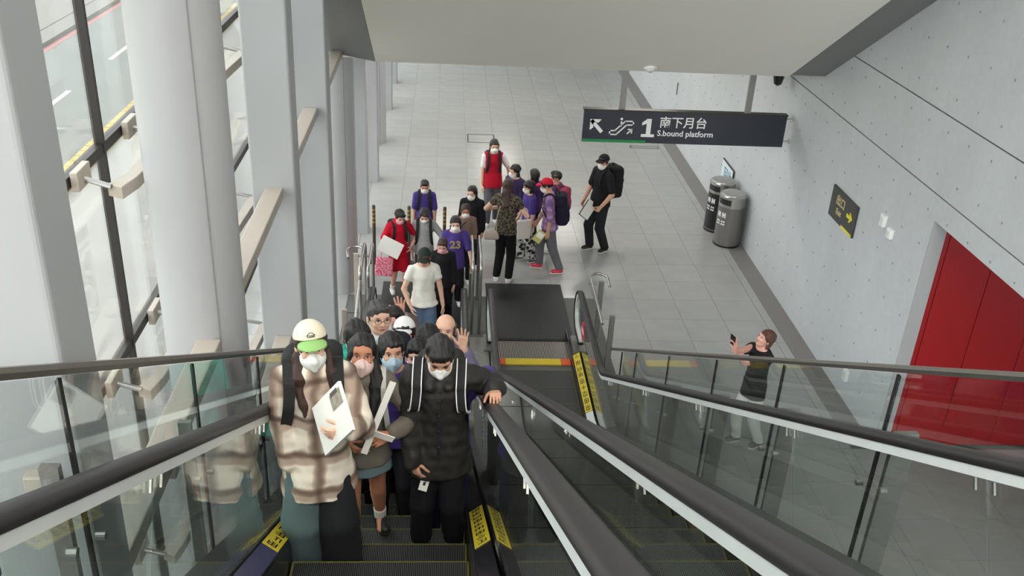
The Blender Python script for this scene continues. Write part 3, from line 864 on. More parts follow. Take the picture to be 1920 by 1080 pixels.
# litter bins
M('bin_black', (32, 30, 30), rough=0.35); M('bin_steel', (128, 124, 121), rough=0.38, metal=0.6, var=0.04, scale=3, stretch=(8, 8, 0.2))
def litter_bin(x, y, yaw, label, front):
    e = empty('litter_bin', (x, y, 0), 0); tag(e, label, 'bin')
    auto_smooth(G().lathe([(0.235, 0.0), (0.235, 0.035)], (x, y, 0), 40).mk('base_ring', 'bin_black', e))
    auto_smooth(G().lathe([(0.228, 0.035), (0.228, 0.74)], (x, y, 0), 40).mk('body', 'bin_steel', e))
    auto_smooth(G().lathe([(0.23, 0.741), (0.23, 0.93), (0.215, 0.945)], (x, y, 0), 40).mk('hood', 'steel', e))
    auto_smooth(G().lathe([(0.205, 0.944), (0.20, 0.962), (0.14, 0.972), (0.0001, 0.974)], (x, y, 0), 40).mk('lid', 'steel', e))
    # black front panel with opening and text, on the -x side
    n = 9; v = []; a0 = PI + yaw - front; a1 = PI + yaw + front
    for k in range(n):
        a = a0 + (a1 - a0) * k / (n - 1)
        for z in (0.06, 0.735): v.append((x + 0.231 * math.cos(a), y + 0.231 * math.sin(a), z))
        for z in (0.06, 0.735): v.append((x + 0.2275 * math.cos(a), y + 0.2275 * math.sin(a), z))
    f = []
    for k in range(n - 1):
        i, j = 4 * k, 4 * k + 4
        f += [(i, j, j + 1, i + 1), (i + 2, i + 3, j + 3, j + 2), (i, i + 2, j + 2, j), (i + 1, j + 1, j + 3, i + 3)]
    f += [(0, 1, 3, 2), (4 * n - 4, 4 * n - 2, 4 * n - 1, 4 * n - 3)]
    G().add(v, f).mk('front_panel', 'bin_black' if front > 0.6 else 'bin_steel', e)
    g = G()
    for k in range(7):
        aa = PI + yaw + (k - 3) * 0.16; ab = aa + 0.16
        g.add([(x + r * math.cos(a), y + r * math.sin(a), z) for r in (0.2285, 0.2335) for a in (aa, ab) for z in (0.79, 0.89)],
              [(0, 1, 3, 2), (4, 6, 7, 5), (0, 2, 6, 4), (1, 5, 7, 3), (0, 4, 5, 1), (2, 3, 7, 6)])
    g.mk('opening', 'bin_black', e)
    g = G()
    for (du, z, w, h) in ((-0.05, 0.60, 0.07, 0.09), (0.05, 0.60, 0.07, 0.09), (-0.05, 0.48, 0.07, 0.03), (0.05, 0.48, 0.07, 0.03), (-0.05, 0.43, 0.07, 0.03), (0.05, 0.43, 0.07, 0.03)):
        a = PI + yaw + du / 0.23; m = Matrix.Translation((x + 0.2325 * math.cos(a), y + 0.2325 * math.sin(a), z)) @ Matrix.Rotation(a, 4, 'Z')
        g.box(-0.002, 0.002, -w / 2, -w / 8, -h / 2, h / 2, m).box(-0.002, 0.002, w / 8, w / 2, -h / 2, h / 2, m).box(-0.002, 0.002, -w / 8, w / 8, -h / 8, h / 8, m)
    tag(g.mk('lettering', 'print_white', e), kind='stuff')
litter_bin(5.045, 15.28, 0.55, 'cylindrical steel litter bin standing nearest beside the concrete wall', 0.5)
litter_bin(5.03, 15.93, 0.5, 'steel litter bin with black front half hidden behind the nearer bin', 1.0)

# ceiling fittings
e = empty('smoke_detector', (2.79, 12.9, 3.65)); tag(e, 'small white dome detector on the edge of the soffit', 'detector')
yy, zz = slope_pt(12.85)
nrm = Vector((0, -S30, -C30)); p = Vector((2.79, yy, zz))
G().cyl(p, p + nrm * 0.025, 0.09, 0.085, 20).mk('base', 'print_white', e)
auto_smooth(G().cyl(p + nrm * 0.025, p + nrm * 0.06, 0.07, 0.04, 20).mk('dome', 'print_white', e), 60)
e = empty('ceiling_speaker', (5.12, 14.3, 3.4)); tag(e, 'black tapered camera housing under the ceiling by the concrete wall', 'camera')  # black camera housing hung from the ceiling
auto_smooth(G().lathe([(0.02, 0.0), (0.06, 0.03), (0.085, 0.14), (0.09, 0.24)], (5.12, 14.3, 3.12), 20).mk('housing', 'bin_black', e))
G().cyl((5.12, 14.3, 3.36), (5.12, 14.3, 3.62), 0.03, n=12).mk('stem', 'bin_black', e)

# striped posts on the approach to the crowded escalator
M('post_gold', (190, 150, 60), rough=0.4, metal=0.3); M('post_brown', (78, 68, 58), rough=0.5)
for i, x in enumerate((-1.1, -0.54, 0.03)):
    e = empty('bollard_post', (x, 14.2, 0)); tag(e, ['slim gold-banded post nearest the grey piers', 'slim banded post between the red-shirted and purple-shirted children', 'slim plain post nearest the two chrome hoops'][i], 'post')
    auto_smooth(G().lathe([(0.09, 0), (0.09, 0.012), (0.03, 0.02)], (x, 14.2, 0), 18).mk('base', 'dark_metal', e))
    auto_smooth(G().lathe([(0.027, 0.02), (0.027, 0.99), (0.018, 1.005)], (x, 14.2, 0), 16).mk('shaft', 'post_brown', e), 40)
    for k in range(4):
        G().lathe([(0.0285, 0.70 + k * 0.07), (0.0285, 0.735 + k * 0.07)], (x, 14.2, 0), 16).mk('band', 'post_gold', e)
# ================================================================== FIGURE BUILDER (smooth-blended solids meshed with surface nets)
V3 = lambda *a: np.array(a, dtype=np.float64)
def smin(a, b, k):
    if k <= 1e-6: return np.minimum(a, b)
    h = np.maximum(k - np.abs(a - b), 0) / k
    return np.minimum(a, b) - h * h * k * 0.25
class Sdf:
    def __init__(s): s.ops = []; s.A = np.eye(3); s.t = np.zeros(3); s.u = 1.0; s.w = []
    def frame(s, A, t, u): s.A = A; s.t = t; s.u = u; return s
    def _p(s, p): return s.A @ (np.asarray(p, float) * s.u) + s.t
    def cone(s, a, b, ra, rb, k=0.02, op=0, flat=None, ff=1.0):
        s.ops.append(('c', s._p(a), s._p(b), ra * s.u, rb * s.u, k * s.u, op, None if flat is None else s.A @ np.asarray(flat, float), ff)); return s
    def ell(s, c, r, k=0.02, op=0, rot=None):
        A = s.A if rot is None else s.A @ rot
        s.ops.append(('e', s._p(c), np.asarray(r, float) * s.u, k * s.u, op, A)); return s
    def box(s, c, h, rd=0.01, k=0.01, op=0, rot=None):
        A = s.A if rot is None else s.A @ rot
        s.ops.append(('b', s._p(c), np.asarray(h, float) * s.u, rd * s.u, k * s.u, op, A)); return s
    def cut(s, p, n, k=0.0):
        n = s.A @ np.asarray(n, float); s.ops.append(('h', s._p(p), n / np.linalg.norm(n), k * s.u)); return s
    def wrinkle(s, amp, f, seed=0, stretch=(1, 1, 1)): s.ops.append(('w', amp, f, seed, stretch)); return s
    def nets(s, vox):
        lo = V3(9, 9, 9); hi = -lo
        def bb(o):
            if o[0] == 'c':
                r = max(o[3], o[4]); return np.minimum(o[1], o[2]) - r, np.maximum(o[1], o[2]) + r
            if o[0] == 'e':
                e = np.abs(o[5]) @ o[2]; return o[1] - e, o[1] + e
            e = np.abs(o[6]) @ o[2]; return o[1] - e, o[1] + e
        for o in s.ops:
            if o[0] in 'hw': continue
            op = o[6] if o[0] == 'c' else (o[4] if o[0] == 'e' else o[5])
            if op == 0:
                a, b = bb(o); lo = np.minimum(lo, a); hi = np.maximum(hi, b)
        lo = lo - 0.02 - 2 * vox; hi = hi + 0.02 + 2 * vox
        n = np.ceil((hi - lo) / vox).astype(int) + 1
        X = (lo[0] + vox * np.arange(n[0])).astype(np.float32); Y = (lo[1] + vox * np.arange(n[1])).astype(np.float32); Z = (lo[2] + vox * np.arange(n[2])).astype(np.float32)
        F = np.full(n, 0.06, np.float32)
        for o in s.ops:
            if o[0] == 'h':
                d = (X - o[1][0])[:, None, None] * o[2][0] + (Y - o[1][1])[None, :, None] * o[2][1] + (Z - o[1][2])[None, None, :] * o[2][2]
                F = -smin(-F, -d.astype(np.float32), o[3]); continue
            if o[0] == 'w':
                _, amp, f, seed, st = o
                rs = np.random.RandomState(seed); acc = 0
                for _k in range(4):
                    v = rs.normal(size=3); v /= np.linalg.norm(v); v = v * f * rs.uniform(0.7, 1.5) * np.array(st); ph = rs.uniform(0, 6.28)
                    acc = acc + np.sin(X[:, None, None] * v[0] + Y[None, :, None] * v[1] + Z[None, None, :] * v[2] + ph)
                F = F + (amp * 0.5 * acc).astype(np.float32); continue
            a, b = bb(o)
            kk = o[5] if o[0] == 'c' else (o[3] if o[0] == 'e' else o[4])
            op = o[6] if o[0] == 'c' else (o[4] if o[0] == 'e' else o[5])
            m = 0.05 + kk + vox
            i0 = np.maximum(0, np.floor((a - m - lo) / vox).astype(int)); i1 = np.minimum(n, np.ceil((b + m - lo) / vox).astype(int) + 1)
            if np.any(i1 <= i0): continue
            sl = tuple(slice(p, q) for p, q in zip(i0, i1))
            x = X[sl[0]][:, None, None]; y = Y[sl[1]][None, :, None]; z = Z[sl[2]][None, None, :]
            if o[0] == 'c':
                ab = o[2] - o[1]; L2 = float(ab @ ab) + 1e-12
                px, py, pz = x - o[1][0], y - o[1][1], z - o[1][2]
                t = np.clip((px * ab[0] + py * ab[1] + pz * ab[2]) / L2, 0, 1)
                qx, qy, qz = px - t * ab[0], py - t * ab[1], pz - t * ab[2]
                d2 = qx * qx + qy * qy + qz * qz
                if o[7] is not None:
                    f = o[7]; g = qx * f[0] + qy * f[1] + qz * f[2]; d2 = d2 + g * g * (o[8] ** 2 - 1)
                d = np.sqrt(np.maximum(d2, 0)) - (o[3] + (o[4] - o[3]) * t)
            elif o[0] == 'e':
                A = o[5]; px, py, pz = x - o[1][0], y - o[1][1], z - o[1][2]
                q = [(px * A[0, j] + py * A[1, j] + pz * A[2, j]) / o[2][j] for j in range(3)]
                k0 = np.sqrt(q[0] ** 2 + q[1] ** 2 + q[2] ** 2); k1 = np.sqrt((q[0] / o[2][0]) ** 2 + (q[1] / o[2][1]) ** 2 + (q[2] / o[2][2]) ** 2)
                d = k0 * (k0 - 1) / (k1 + 1e-9)
                d = np.where(k0 < 1e-3, -min(o[2]), d)
            else:
                A = o[6]; px, py, pz = x - o[1][0], y - o[1][1], z - o[1][2]
                q = [np.abs(px * A[0, j] + py * A[1, j] + pz * A[2, j]) - (o[2][j] - o[3]) for j in range(3)]
                d = np.sqrt(np.maximum(q[0], 0) ** 2 + np.maximum(q[1], 0) ** 2 + np.maximum(q[2], 0) ** 2) + np.minimum(np.maximum(q[0], np.maximum(q[1], q[2])), 0) - o[3]
            d = np.minimum(d, 0.08).astype(np.float32)
            if op == 0: F[sl] = smin(F[sl], d, kk)
            elif op == 1: F[sl] = -smin(-F[sl], d, kk)          # subtract
        F[0], F[-1] = 0.05, 0.05; F[:, 0], F[:, -1] = 0.05, 0.05; F[:, :, 0], F[:, :, -1] = 0.05, 0.05
        return surface_nets(F, lo, vox)
def surface_nets(F, lo, h):
    S = F < 0
    nx, ny, nz = F.shape
    c = np.zeros((nx - 1, ny - 1, nz - 1), np.int8)
    corners = [(i, j, k) for i in (0, 1) for j in (0, 1) for k in (0, 1)]
    for i, j, k in corners: c += S[i:nx - 1 + i, j:ny - 1 + j, k:nz - 1 + k]
    cells = np.argwhere((c > 0) & (c < 8))
    if len(cells) == 0: return np.zeros((0, 3)), np.zeros((0, 4), int)
    vals = np.stack([F[cells[:, 0] + i, cells[:, 1] + j, cells[:, 2] + k] for i, j, k in corners], 1)
    P = np.zeros((len(cells), 3)); cnt = np.zeros(len(cells))
    for a in range(8):
        for b in range(a + 1, 8):
            ca, cb = np.array(corners[a]), np.array(corners[b])
            if np.abs(ca - cb).sum() != 1: continue
            fa, fb = vals[:, a], vals[:, b]
            m = (fa < 0) != (fb < 0)
            t = np.where(m, fa / np.where(m, fa - fb, 1), 0)
            P += np.where(m[:, None], ca + t[:, None] * (cb - ca), 0); cnt += m
    V = lo + h * (cells + P / cnt[:, None])
    idx = -np.ones(c.shape, np.int64); idx[cells[:, 0], cells[:, 1], cells[:, 2]] = np.arange(len(cells))
    Q = []
    for ax in range(3):
        u, v = (ax + 1) % 3, (ax + 2) % 3
        sa = [slice(None)] * 3; sb = [slice(None)] * 3
        sa[ax] = slice(0, -1); sb[ax] = slice(1, None)
        A, B = S[tuple(sa)], S[tuple(sb)]
        e = np.argwhere(A != B)
        e = e[(e[:, u] > 0) & (e[:, v] > 0) & (e[:, u] < F.shape[u] - 1) & (e[:, v] < F.shape[v] - 1)]
        if len(e) == 0: continue
        def cell(du, dv):
            q = e.copy(); q[:, u] -= du; q[:, v] -= dv
            return idx[q[:, 0], q[:, 1], q[:, 2]]
        quad = np.stack([cell(1, 1), cell(0, 1), cell(0, 0), cell(1, 0)], 1)
        inside = A[e[:, 0], e[:, 1], e[:, 2]]
        quad[~inside] = quad[~inside][:, ::-1]
        Q.append(quad)
    return V, np.concatenate(Q)
def np_mesh(name, parts, mat, parent=None, smooth=True):
    """parts: list of (V, quads) merged into one mesh; coordinates are local to the parent"""
    Vs = []; Qs = []; k = 0
    for V, Q in parts:
        Vs.append(V); Qs.append(Q + k); k += len(V)
    V = np.concatenate(Vs); Q = np.concatenate(Qs)
    me = bpy.data.meshes.new(name)
    me.vertices.add(len(V)); me.vertices.foreach_set('co', V.astype(np.float32).ravel())
    me.loops.add(Q.size); me.loops.foreach_set('vertex_index', Q.astype(np.int32).ravel())
    me.polygons.add(len(Q)); me.polygons.foreach_set('loop_start', np.arange(0, Q.size, 4, dtype=np.int32)); me.polygons.foreach_set('loop_total', np.full(len(Q), 4, np.int32))
    me.update(calc_edges=True); me.validate()
    me.polygons.foreach_set('use_smooth', np.full(len(me.polygons), smooth))
    o = bpy.data.objects.new(name, me); link(o)
    me.materials.append(MATS[mat] if isinstance(mat, str) else mat)
    if parent is not None: o.parent = parent
    return o
def rotm(yaw=0, pitch=0, roll=0):
    """head-style rotation in degrees: yaw about z, pitch nods forward (+ = down), roll about y"""
    return np.array((Euler((0, 0, R(yaw))).to_matrix() @ Euler((R(pitch), 0, 0)).to_matrix() @ Euler((0, R(roll), 0)).to_matrix()))
def unit(v): v = np.asarray(v, float); return v / (np.linalg.norm(v) + 1e-9)
def cloth(rgb, rough=0.85, var=0.10, scale=7, bump=0.25, bscale=45):
    n = 'cloth_%d_%d_%d' % tuple(rgb)
    return n if n in MATS else M(n, rgb, rough, 0, var, scale, bump, bscale, spec=0.25).name
def named(n): return n
def plaid(name, base, dark, mid, f=5.0):
    m = bpy.data.materials.new(name); m.use_nodes = True
    nt = m.node_tree; b = nt.nodes['Principled BSDF']; b.inputs['Roughness'].default_value = 0.9; b.inputs['Specular IOR Level'].default_value = 0.2
    tc = _nn(nt, 'ShaderNodeTexCoord'); no = _nn(nt, 'ShaderNodeTexNoise'); no.inputs['Scale'].default_value = 5
    nt.links.new(tc.outputs['Object'], no.inputs[0])
    ad = _nn(nt, 'ShaderNodeMix', data_type='RGBA', blend_type='ADD'); ad.inputs[0].default_value = 0.10
    nt.links.new(tc.outputs['Object'], ad.inputs[6]); nt.links.new(no.outputs[1], ad.inputs[7])
    sp = _nn(nt, 'ShaderNodeSeparateXYZ'); nt.links.new(ad.outputs[2], sp.inputs[0])
    prev = None
    def band(axis, fr, th):
        mu = _nn(nt, 'ShaderNodeMath', operation='MULTIPLY'); mu.inputs[1].default_value = fr * 6.2832
        si = _nn(nt, 'ShaderNodeMath', operation='SINE'); mr = _nn(nt, 'ShaderNodeMapRange', interpolation_type='SMOOTHSTEP'); mr.inputs[1].default_value = th; mr.inputs[2].default_value = th + 0.5
        nt.links.new(sp.outputs[axis], mu.inputs[0]); nt.links.new(mu.outputs[0], si.inputs[0]); nt.links.new(si.outputs[0], mr.inputs[0])
        return mr.outputs[0]
    c = None
    for axis, fr, th, col in ((2, f, 0.15, mid), (0, f, 0.3, mid), (2, f * 0.97, 0.62, dark), (0, f * 0.97, 0.66, dark)):
        mx = _nn(nt, 'ShaderNodeMix', data_type='RGBA')
        ml = _nn(nt, 'ShaderNodeMath', operation='MULTIPLY'); ml.inputs[1].default_value = 0.9
        nt.links.new(band(axis, fr, th), ml.inputs[0]); nt.links.new(ml.outputs[0], mx.inputs[0])
        if c is None: mx.inputs[6].default_value = lin(base) + [1]
        else: nt.links.new(c, mx.inputs[6])
        mx.inputs[7].default_value = lin(col) + [1]
        c = mx.outputs[2]
    nt.links.new(c, b.inputs['Base Color'])
    MATS[name] = m
    return name
def spotted(name, a, b_, scale, th=0.5):
    m = bpy.data.materials.new(name); m.use_nodes = True
    nt = m.node_tree; b = nt.nodes['Principled BSDF']; b.inputs['Roughness'].default_value = 0.85
    tc = _nn(nt, 'ShaderNodeTexCoord'); vo = _nn(nt, 'ShaderNodeTexVoronoi'); vo.inputs['Scale'].default_value = scale
    nt.links.new(tc.outputs['Object'], vo.inputs['Vector'])
    mr = _nn(nt, 'ShaderNodeMapRange'); mr.inputs[1].default_value = th - 0.08; mr.inputs[2].default_value = th + 0.08
    nt.links.new(vo.outputs['Distance'], mr.inputs[0])
    mx = _nn(nt, 'ShaderNodeMix', data_type='RGBA'); mx.inputs[6].default_value = lin(a) + [1]; mx.inputs[7].default_value = lin(b_) + [1]
    nt.links.new(mr.outputs[0], mx.inputs[0]); nt.links.new(mx.outputs[2], b.inputs['Base Color'])
    MATS[name] = m
    return name
for nm, c in dict(skin_light=(226, 182, 158), skin_mid=(208, 158, 132), skin_tan=(186, 128, 100), skin_rosy=(220, 168, 150)).items():
    M(nm, c, rough=0.55, var=0.04, scale=14, spec=0.35)
    MATS[nm].node_tree.nodes['Principled BSDF'].inputs['Subsurface Weight'].default_value = 0.0
M('hair_black', (26, 22, 22), rough=0.42, var=0.2, scale=30, bump=0.4, bscale=90, stretch=(6, 6, 0.6))
M('hair_brown', (58, 36, 30), rough=0.42, var=0.2, scale=30, bump=0.4, bscale=90, stretch=(6, 6, 0.6))
M('hair_auburn', (92, 58, 48), rough=0.45, var=0.2, scale=30, bump=0.4, bscale=90, stretch=(6, 6, 0.6))
M('hair_greying', (70, 66, 66), rough=0.5, var=0.3, scale=30, bump=0.4, bscale=90, stretch=(6, 6, 0.6))
M('mask_white', (238, 238, 234), rough=0.75, var=0.02)
M('mask_pink', (232, 202, 196), rough=0.75, var=0.02)
M('mask_blue', (172, 196, 210), rough=0.75, var=0.02)
M('mask_rose', (214, 160, 170), rough=0.75, var=0.02)
M('eye_white', (232, 228, 224), rough=0.2); M('eye_dark', (24, 18, 16), rough=0.15)
M('lip', (178, 96, 92), rough=0.45, var=0.03); M('teeth', (240, 236, 228), rough=0.3)
M('shoe_black', (24, 24, 26), rough=0.5); M('shoe_white', (228, 226, 222), rough=0.6); M('sole_white', (222, 220, 214), rough=0.7); M('sole_black', (22, 22, 22), rough=0.8)
M('shoe_red', (214, 52, 82), rough=0.5); M('shoe_grey', (96, 96, 98), rough=0.6); M('sock_white', (230, 228, 222), rough=0.9)
M('paper', (242, 240, 234), rough=0.6, var=0.01); M('black_fabric', (26, 26, 28), rough=0.8, var=0.15, bump=0.2, bscale=60)

def ik(S, T, l1, l2, hint):
    S, T = np.asarray(S, float), np.asarray(T, float)
    d = T - S; L = np.linalg.norm(d)
    if L > (l1 + l2) * 0.995:
        T = S + d / L * (l1 + l2) * 0.995; d = T - S; L = np.linalg.norm(d)
    L = max(L, abs(l1 - l2) + 0.02)
    u = d / (np.linalg.norm(d) + 1e-9)
    a = (l1 * l1 - l2 * l2 + L * L) / (2 * L); hgt = math.sqrt(max(1e-6, l1 * l1 - a * a))
    hint = np.asarray(hint, float); p = hint - u * (hint @ u); p = p / (np.linalg.norm(p) + 1e-9)
    return S + u * a + p * hgt, T
def uv_ball(g, c, r, xf, n=12, m=8):
    A, t, u = xf; v = []; f = []
    for i in range(m + 1):
        ph = PI * i / m
        for k in range(n):
            th = 2 * PI * k / n
            p = np.array([c[0] + r[0] * math.sin(ph) * math.cos(th), c[1] + r[1] * math.sin(ph) * math.sin(th), c[2] + r[2] * math.cos(ph)])
            v.append(tuple(A @ (p * u) + t))
    for i in range(m):
        for k in range(n): f.append((i * n + k, (i + 1) * n + k, (i + 1) * n + (k + 1) % n, i * n + (k + 1) % n))
    return g.add(v, f)
HAND = dict(relax=dict(c=(16, 18, 20, 24), sp=4, th=20), open=dict(c=(2, 2, 3, 4), sp=13, th=0), grip=dict(c=(55, 58, 60, 62), sp=1, th=45), flat=dict(c=(8, 8, 8, 10), sp=3, th=15),
            rail=dict(c=(34, 36, 38, 40), sp=6, th=30), peace=dict(c=(2, 2, 72, 74), sp=14, th=60), hold=dict(c=(30, 32, 34, 36), sp=3, th=30))
def hand_sdf(s, w, d, n, side, pose, sc=1.0):
    """w wrist, d finger direction, n palm-facing normal, side +1/-1 decides the thumb side"""
    d = unit(d); n = unit(np.asarray(n) - d * (np.asarray(n) @ d)); t = np.cross(d, n) * side
    q = HAND[pose]; r = 0.0085 * sc
    offs = (0.027, 0.0095, -0.0085, -0.025); lens = (0.070, 0.078, 0.072, 0.056)
    s.cone(w - d * 0.02 * sc, w + d * 0.02 * sc, 0.022 * sc, 0.021 * sc, 0.01, flat=n, ff=1.3)
    for o, L, c, i in zip(offs, lens, q['c'], range(4)):
        k = w + d * (0.088 - 0.004 * abs(i - 1)) * sc + t * o * sc
        s.cone(w + d * 0.012 * sc + t * o * 0.55 * sc, k, 0.016 * sc, 0.0125 * sc, 0.012, flat=n, ff=1.15)
        spd = math.radians(q['sp']) * (1.5 - i) / 1.5
        dd = unit(d * math.cos(spd) + t * math.sin(spd)); p = k; ang = 0
        for fr, rr in ((0.45, 1.0), (0.31, 0.92), (0.24, 0.82)):
            ang += math.radians(c)
            e = unit(dd * math.cos(ang) + n * math.sin(ang)); p2 = p + e * L * fr * sc
            s.cone(p, p2, r * rr, r * rr * 0.9, 0.003); p = p2
    a = math.radians(q['th'])
    p0 = w + d * 0.022 * sc + t * 0.022 * sc; e1 = unit(d * 0.62 + t * 0.70 * math.cos(a) + n * 0.5 * math.sin(a) + n * 0.2)
    p1 = p0 + e1 * 0.042 * sc; e2 = unit(d * 0.85 + t * 0.42 * math.cos(a * 1.4) + n * (0.15 + 0.5 * math.sin(a)))
    p2 = p1 + e2 * 0.030 * sc; p3 = p2 + unit(e2 + n * 0.2) * 0.024 * sc
    s.cone(p0, p1, 0.0145 * sc, 0.0105 * sc, 0.008); s.cone(p1, p2, 0.0100 * sc, 0.0092 * sc, 0.003); s.cone(p2, p3, 0.0092 * sc, 0.0078 * sc, 0.003)
    return t
PLIST = []
def person(label, pos, h=1.6, yaw=0, near=False, hs=1.0, bw=1.0, lean=0, head=(0, 0, 0), skin='skin_light', hair='short', hairm='hair_black', mask=None, cap=None, glasses=False, smile=0,
           armA={}, armB={}, feet=None, top={}, bottom={}, shoes={}, jacket=None, fat=1.0, group=None, hx=0.0):
    root = empty('person', pos, R(yaw)); tag(root, label, 'person', group)
    vb = (0.017, 0.015, 0.011)[int(near)]; vh = (0.0085, 0.0062, 0.0054)[int(near)]; vc = (0.017, 0.014, 0.0105)[int(near)]; vd = (0.0068, 0.0052, 0.0045)[int(near)]
    rinv = np.array(mat_of(root).inverted())
    def loc(wp): q = rinv @ np.array([*wp, 1.0]); return q[:3]
    HH = 0.132 * h * hs; u = HH / 0.225
    hip = V3(0, 0, 0.505 * h); chin = h - HH
    nb = chin - 0.018 * h
    L = nb - hip[2]
    la = R(lean); tv = V3(0, -math.sin(la), math.cos(la)); fw = V3(0, -math.cos(la), -math.sin(la)); X = V3(1, 0, 0)
    def tp(t, x=0.0, f=0.0): return hip + tv * (t * L) + X * (x * h) + fw * (f * h)
    NB = tp(1.0)
    sw = 0.094 * bw
    rt = [(0.0, 0.088, 0.064), (0.25, 0.078, 0.057), (0.5, 0.074, 0.054), (0.75, 0.083, 0.058), (0.90, 0.066, 0.045)]      # t, half width, half depth
    rt = [(t, w * (0.5 + 0.5 * bw) * fat, d * fat) for t, w, d in rt]
    def torso(s, inf, t0=0.0, k=0.03, t1=0.93):
        pr = None
        for i in range(len(rt) - 1):
            (ta, wa, da), (tb, wb, db) = rt[i], rt[i + 1]
            ff = 0.5 * ((wa * h + inf) / (da * h + inf) + (wb * h + inf) / (db * h + inf))
            s.cone(tp(ta), tp(tb, 0, -0.005), wa * h + inf, wb * h + inf, k, flat=fw, ff=ff)
        for sx in (-1, 1):
            s.cone(tp(0.985, sx * 0.012, -0.004), tp(0.895, sx * sw * 0.95, -0.006), 0.028 * h + inf * 0.5, 0.027 * h + inf * 0.8, k * 0.8)
        return s
    def dep(t):
        return float(np.interp(t, [r[0] for r in rt], [r[2] for r in rt])) * h
    # --- limbs
    l1, l2 = 0.180 * h, 0.152 * h
    arms = []
    for sx, spec in ((-1, armA), (1, armB)):
        S = tp(0.89, sx * sw, -0.004)
        if 'w' in spec: T = loc(spec['w'])
        elif 't' in spec: T = V3(*spec['t']) * h
        else: T = tp(0.0, sx * (sw + 0.032), 0.02) + V3(0, 0, -0.07 * h) + V3(0, 0, 0)
        hint = spec.get('e', (sx * 0.5, 0.8, -0.2))
        E, Wp = ik(S, T, l1, l2, hint)
        fd = spec.get('fd'); fd = unit(Wp - E) if fd is None else unit(fd)
        pn = spec.get('pn', (-sx, 0.15, 0))
        arms.append((sx, S, E, Wp, fd, unit(pn), spec.get('pose', 'relax')))
    legs = []
    ft = feet or [(-0.055, 0.0, 0), (0.055, 0.0, 0)]
    for sx, fs in ((-1, ft[0]), (1, ft[1])):
        H = hip + V3(sx * 0.046 * h, 0, -0.01 * h)
        A = V3(fs[0] * h, fs[1] * h + 0.018 * h, 0.042 * h + (fs[3] * h if len(fs) > 3 else 0))
        K, A = ik(H, A, 0.235 * h, 0.235 * h, (0, -1, 0))
        legs.append((sx, H, K, A, fs[2]))
    # --- head frame
    Ah = rotm(head[0], head[1], head[2])
    hc = NB + V3(hx * h, 0, 0) + tv * 0.018 * h + Ah @ (V3(0, -0.012, 0.106) * u)
    xf = (Ah, hc, u)
    # --- BODY (one mesh): trunk and limbs, head, hands
    s = Sdf(); torso(s, -0.004, k=0.03)
    s.cone(NB - tv * 0.03 * h, hc + Ah @ (V3(0, 0.012, -0.05) * u), 0.034 * h * (0.6 + 0.4 * u) * fat, 0.032 * h * (0.6 + 0.4 * u) * fat, 0.03)
    for sx, S, E, Wp, fd, pn, ps in arms:
        s.cone(S, E, 0.029 * h * fat, 0.0225 * h * fat, 0.012); s.cone(E, Wp, 0.0235 * h * fat, 0.0155 * h, 0.010)
    for sx, H, K, A, fy in legs:
        s.cone(H, K, 0.046 * h * fat, 0.031 * h, 0.02); s.cone(K, A, 0.032 * h, 0.021 * h, 0.015); s.cone(K + (A - K) * 0.2 + V3(0, 0.008 * h, 0), K + (A - K) * 0.55, 0.030 * h, 0.020 * h, 0.02)
        s.cone(A, A + V3(0.0, -0.07 * h, -0.022 * h), 0.02 * h, 0.014 * h, 0.01)
    parts = [s.nets(vb)]
    s = Sdf().frame(*xf)
    s.ell((0, 0.012, 0.030), (0.074, 0.093, 0.084), 0.0).ell((0, -0.028, -0.028), (0.060, 0.062, 0.078), 0.03)
    s.cone((-0.03, -0.045, -0.082), (0.03, -0.045, -0.082), 0.024, 0.024, 0.03).ell((0, -0.068, -0.095), (0.022, 0.020, 0.018), 0.02)
    s.ell((0, -0.07, 0.03), (0.052, 0.022, 0.03), 0.025)
    for sx in (-1, 1):
        s.ell((sx * 0.031, -0.098, 0.002), (0.019, 0.016, 0.012), 0.014, 1)
        s.ell((sx * 0.036, -0.070, -0.03), (0.022, 0.018, 0.018), 0.02)
        s.ell((sx * 0.077, 0.008, -0.012), (0.011, 0.020, 0.031), 0.008)
    s.cone((0, -0.088, 0.006), (0, -0.103, -0.026), 0.007, 0.0115, 0.010)
    for sx in (-1, 1): s.ell((sx * 0.011, -0.094, -0.029), (0.009, 0.011, 0.008), 0.006)
    s.ell((0, -0.082, -0.055), (0.026, 0.014, 0.016), 0.012)
    s.cone((0, 0.02, -0.05), (0, 0.03, -0.13), 0.046, 0.044, 0.03)
    parts.append(s.nets(vh))
    tips = {}
    for sx, S, E, Wp, fd, pn, ps in arms:
        s = Sdf(); side = 1 if sx < 0 else -1
        hand_sdf(s, Wp, fd, pn, side, ps, h / 1.68 * 1.02)
        s.cone(Wp - unit(Wp - E) * 0.05 * h, Wp, 0.019 * h, 0.0165 * h, 0.01)
        parts.append(s.nets(vd)); tips[sx] = (Wp, fd, pn)
    np_mesh('body', parts, skin, root)
    # --- face details
    blk = 'eye_dark'
    for sx in (-1, 1):
        if near:
            uv_ball(G(), (sx * 0.031, -0.0845, 0.002), (0.0125, 0.008, 0.0055), xf).mk('eye', 'eye_white', root, smooth=True, local=True)
            uv_ball(G(), (sx * 0.031, -0.0905, 0.002), (0.0052, 0.0035, 0.0052), xf).mk('iris', blk, root, smooth=True, local=True)
            uv_ball(G(), (sx * 0.031, -0.0895, 0.0078), (0.0145, 0.0055, 0.0022), xf).mk('eyelid', hairm, root, smooth=True, local=True)
        else:
            uv_ball(G(), (sx * 0.031, -0.086, 0.002), (0.0125, 0.007, 0.0055), xf, 8, 5).mk('eye', blk, root, smooth=True, local=True)
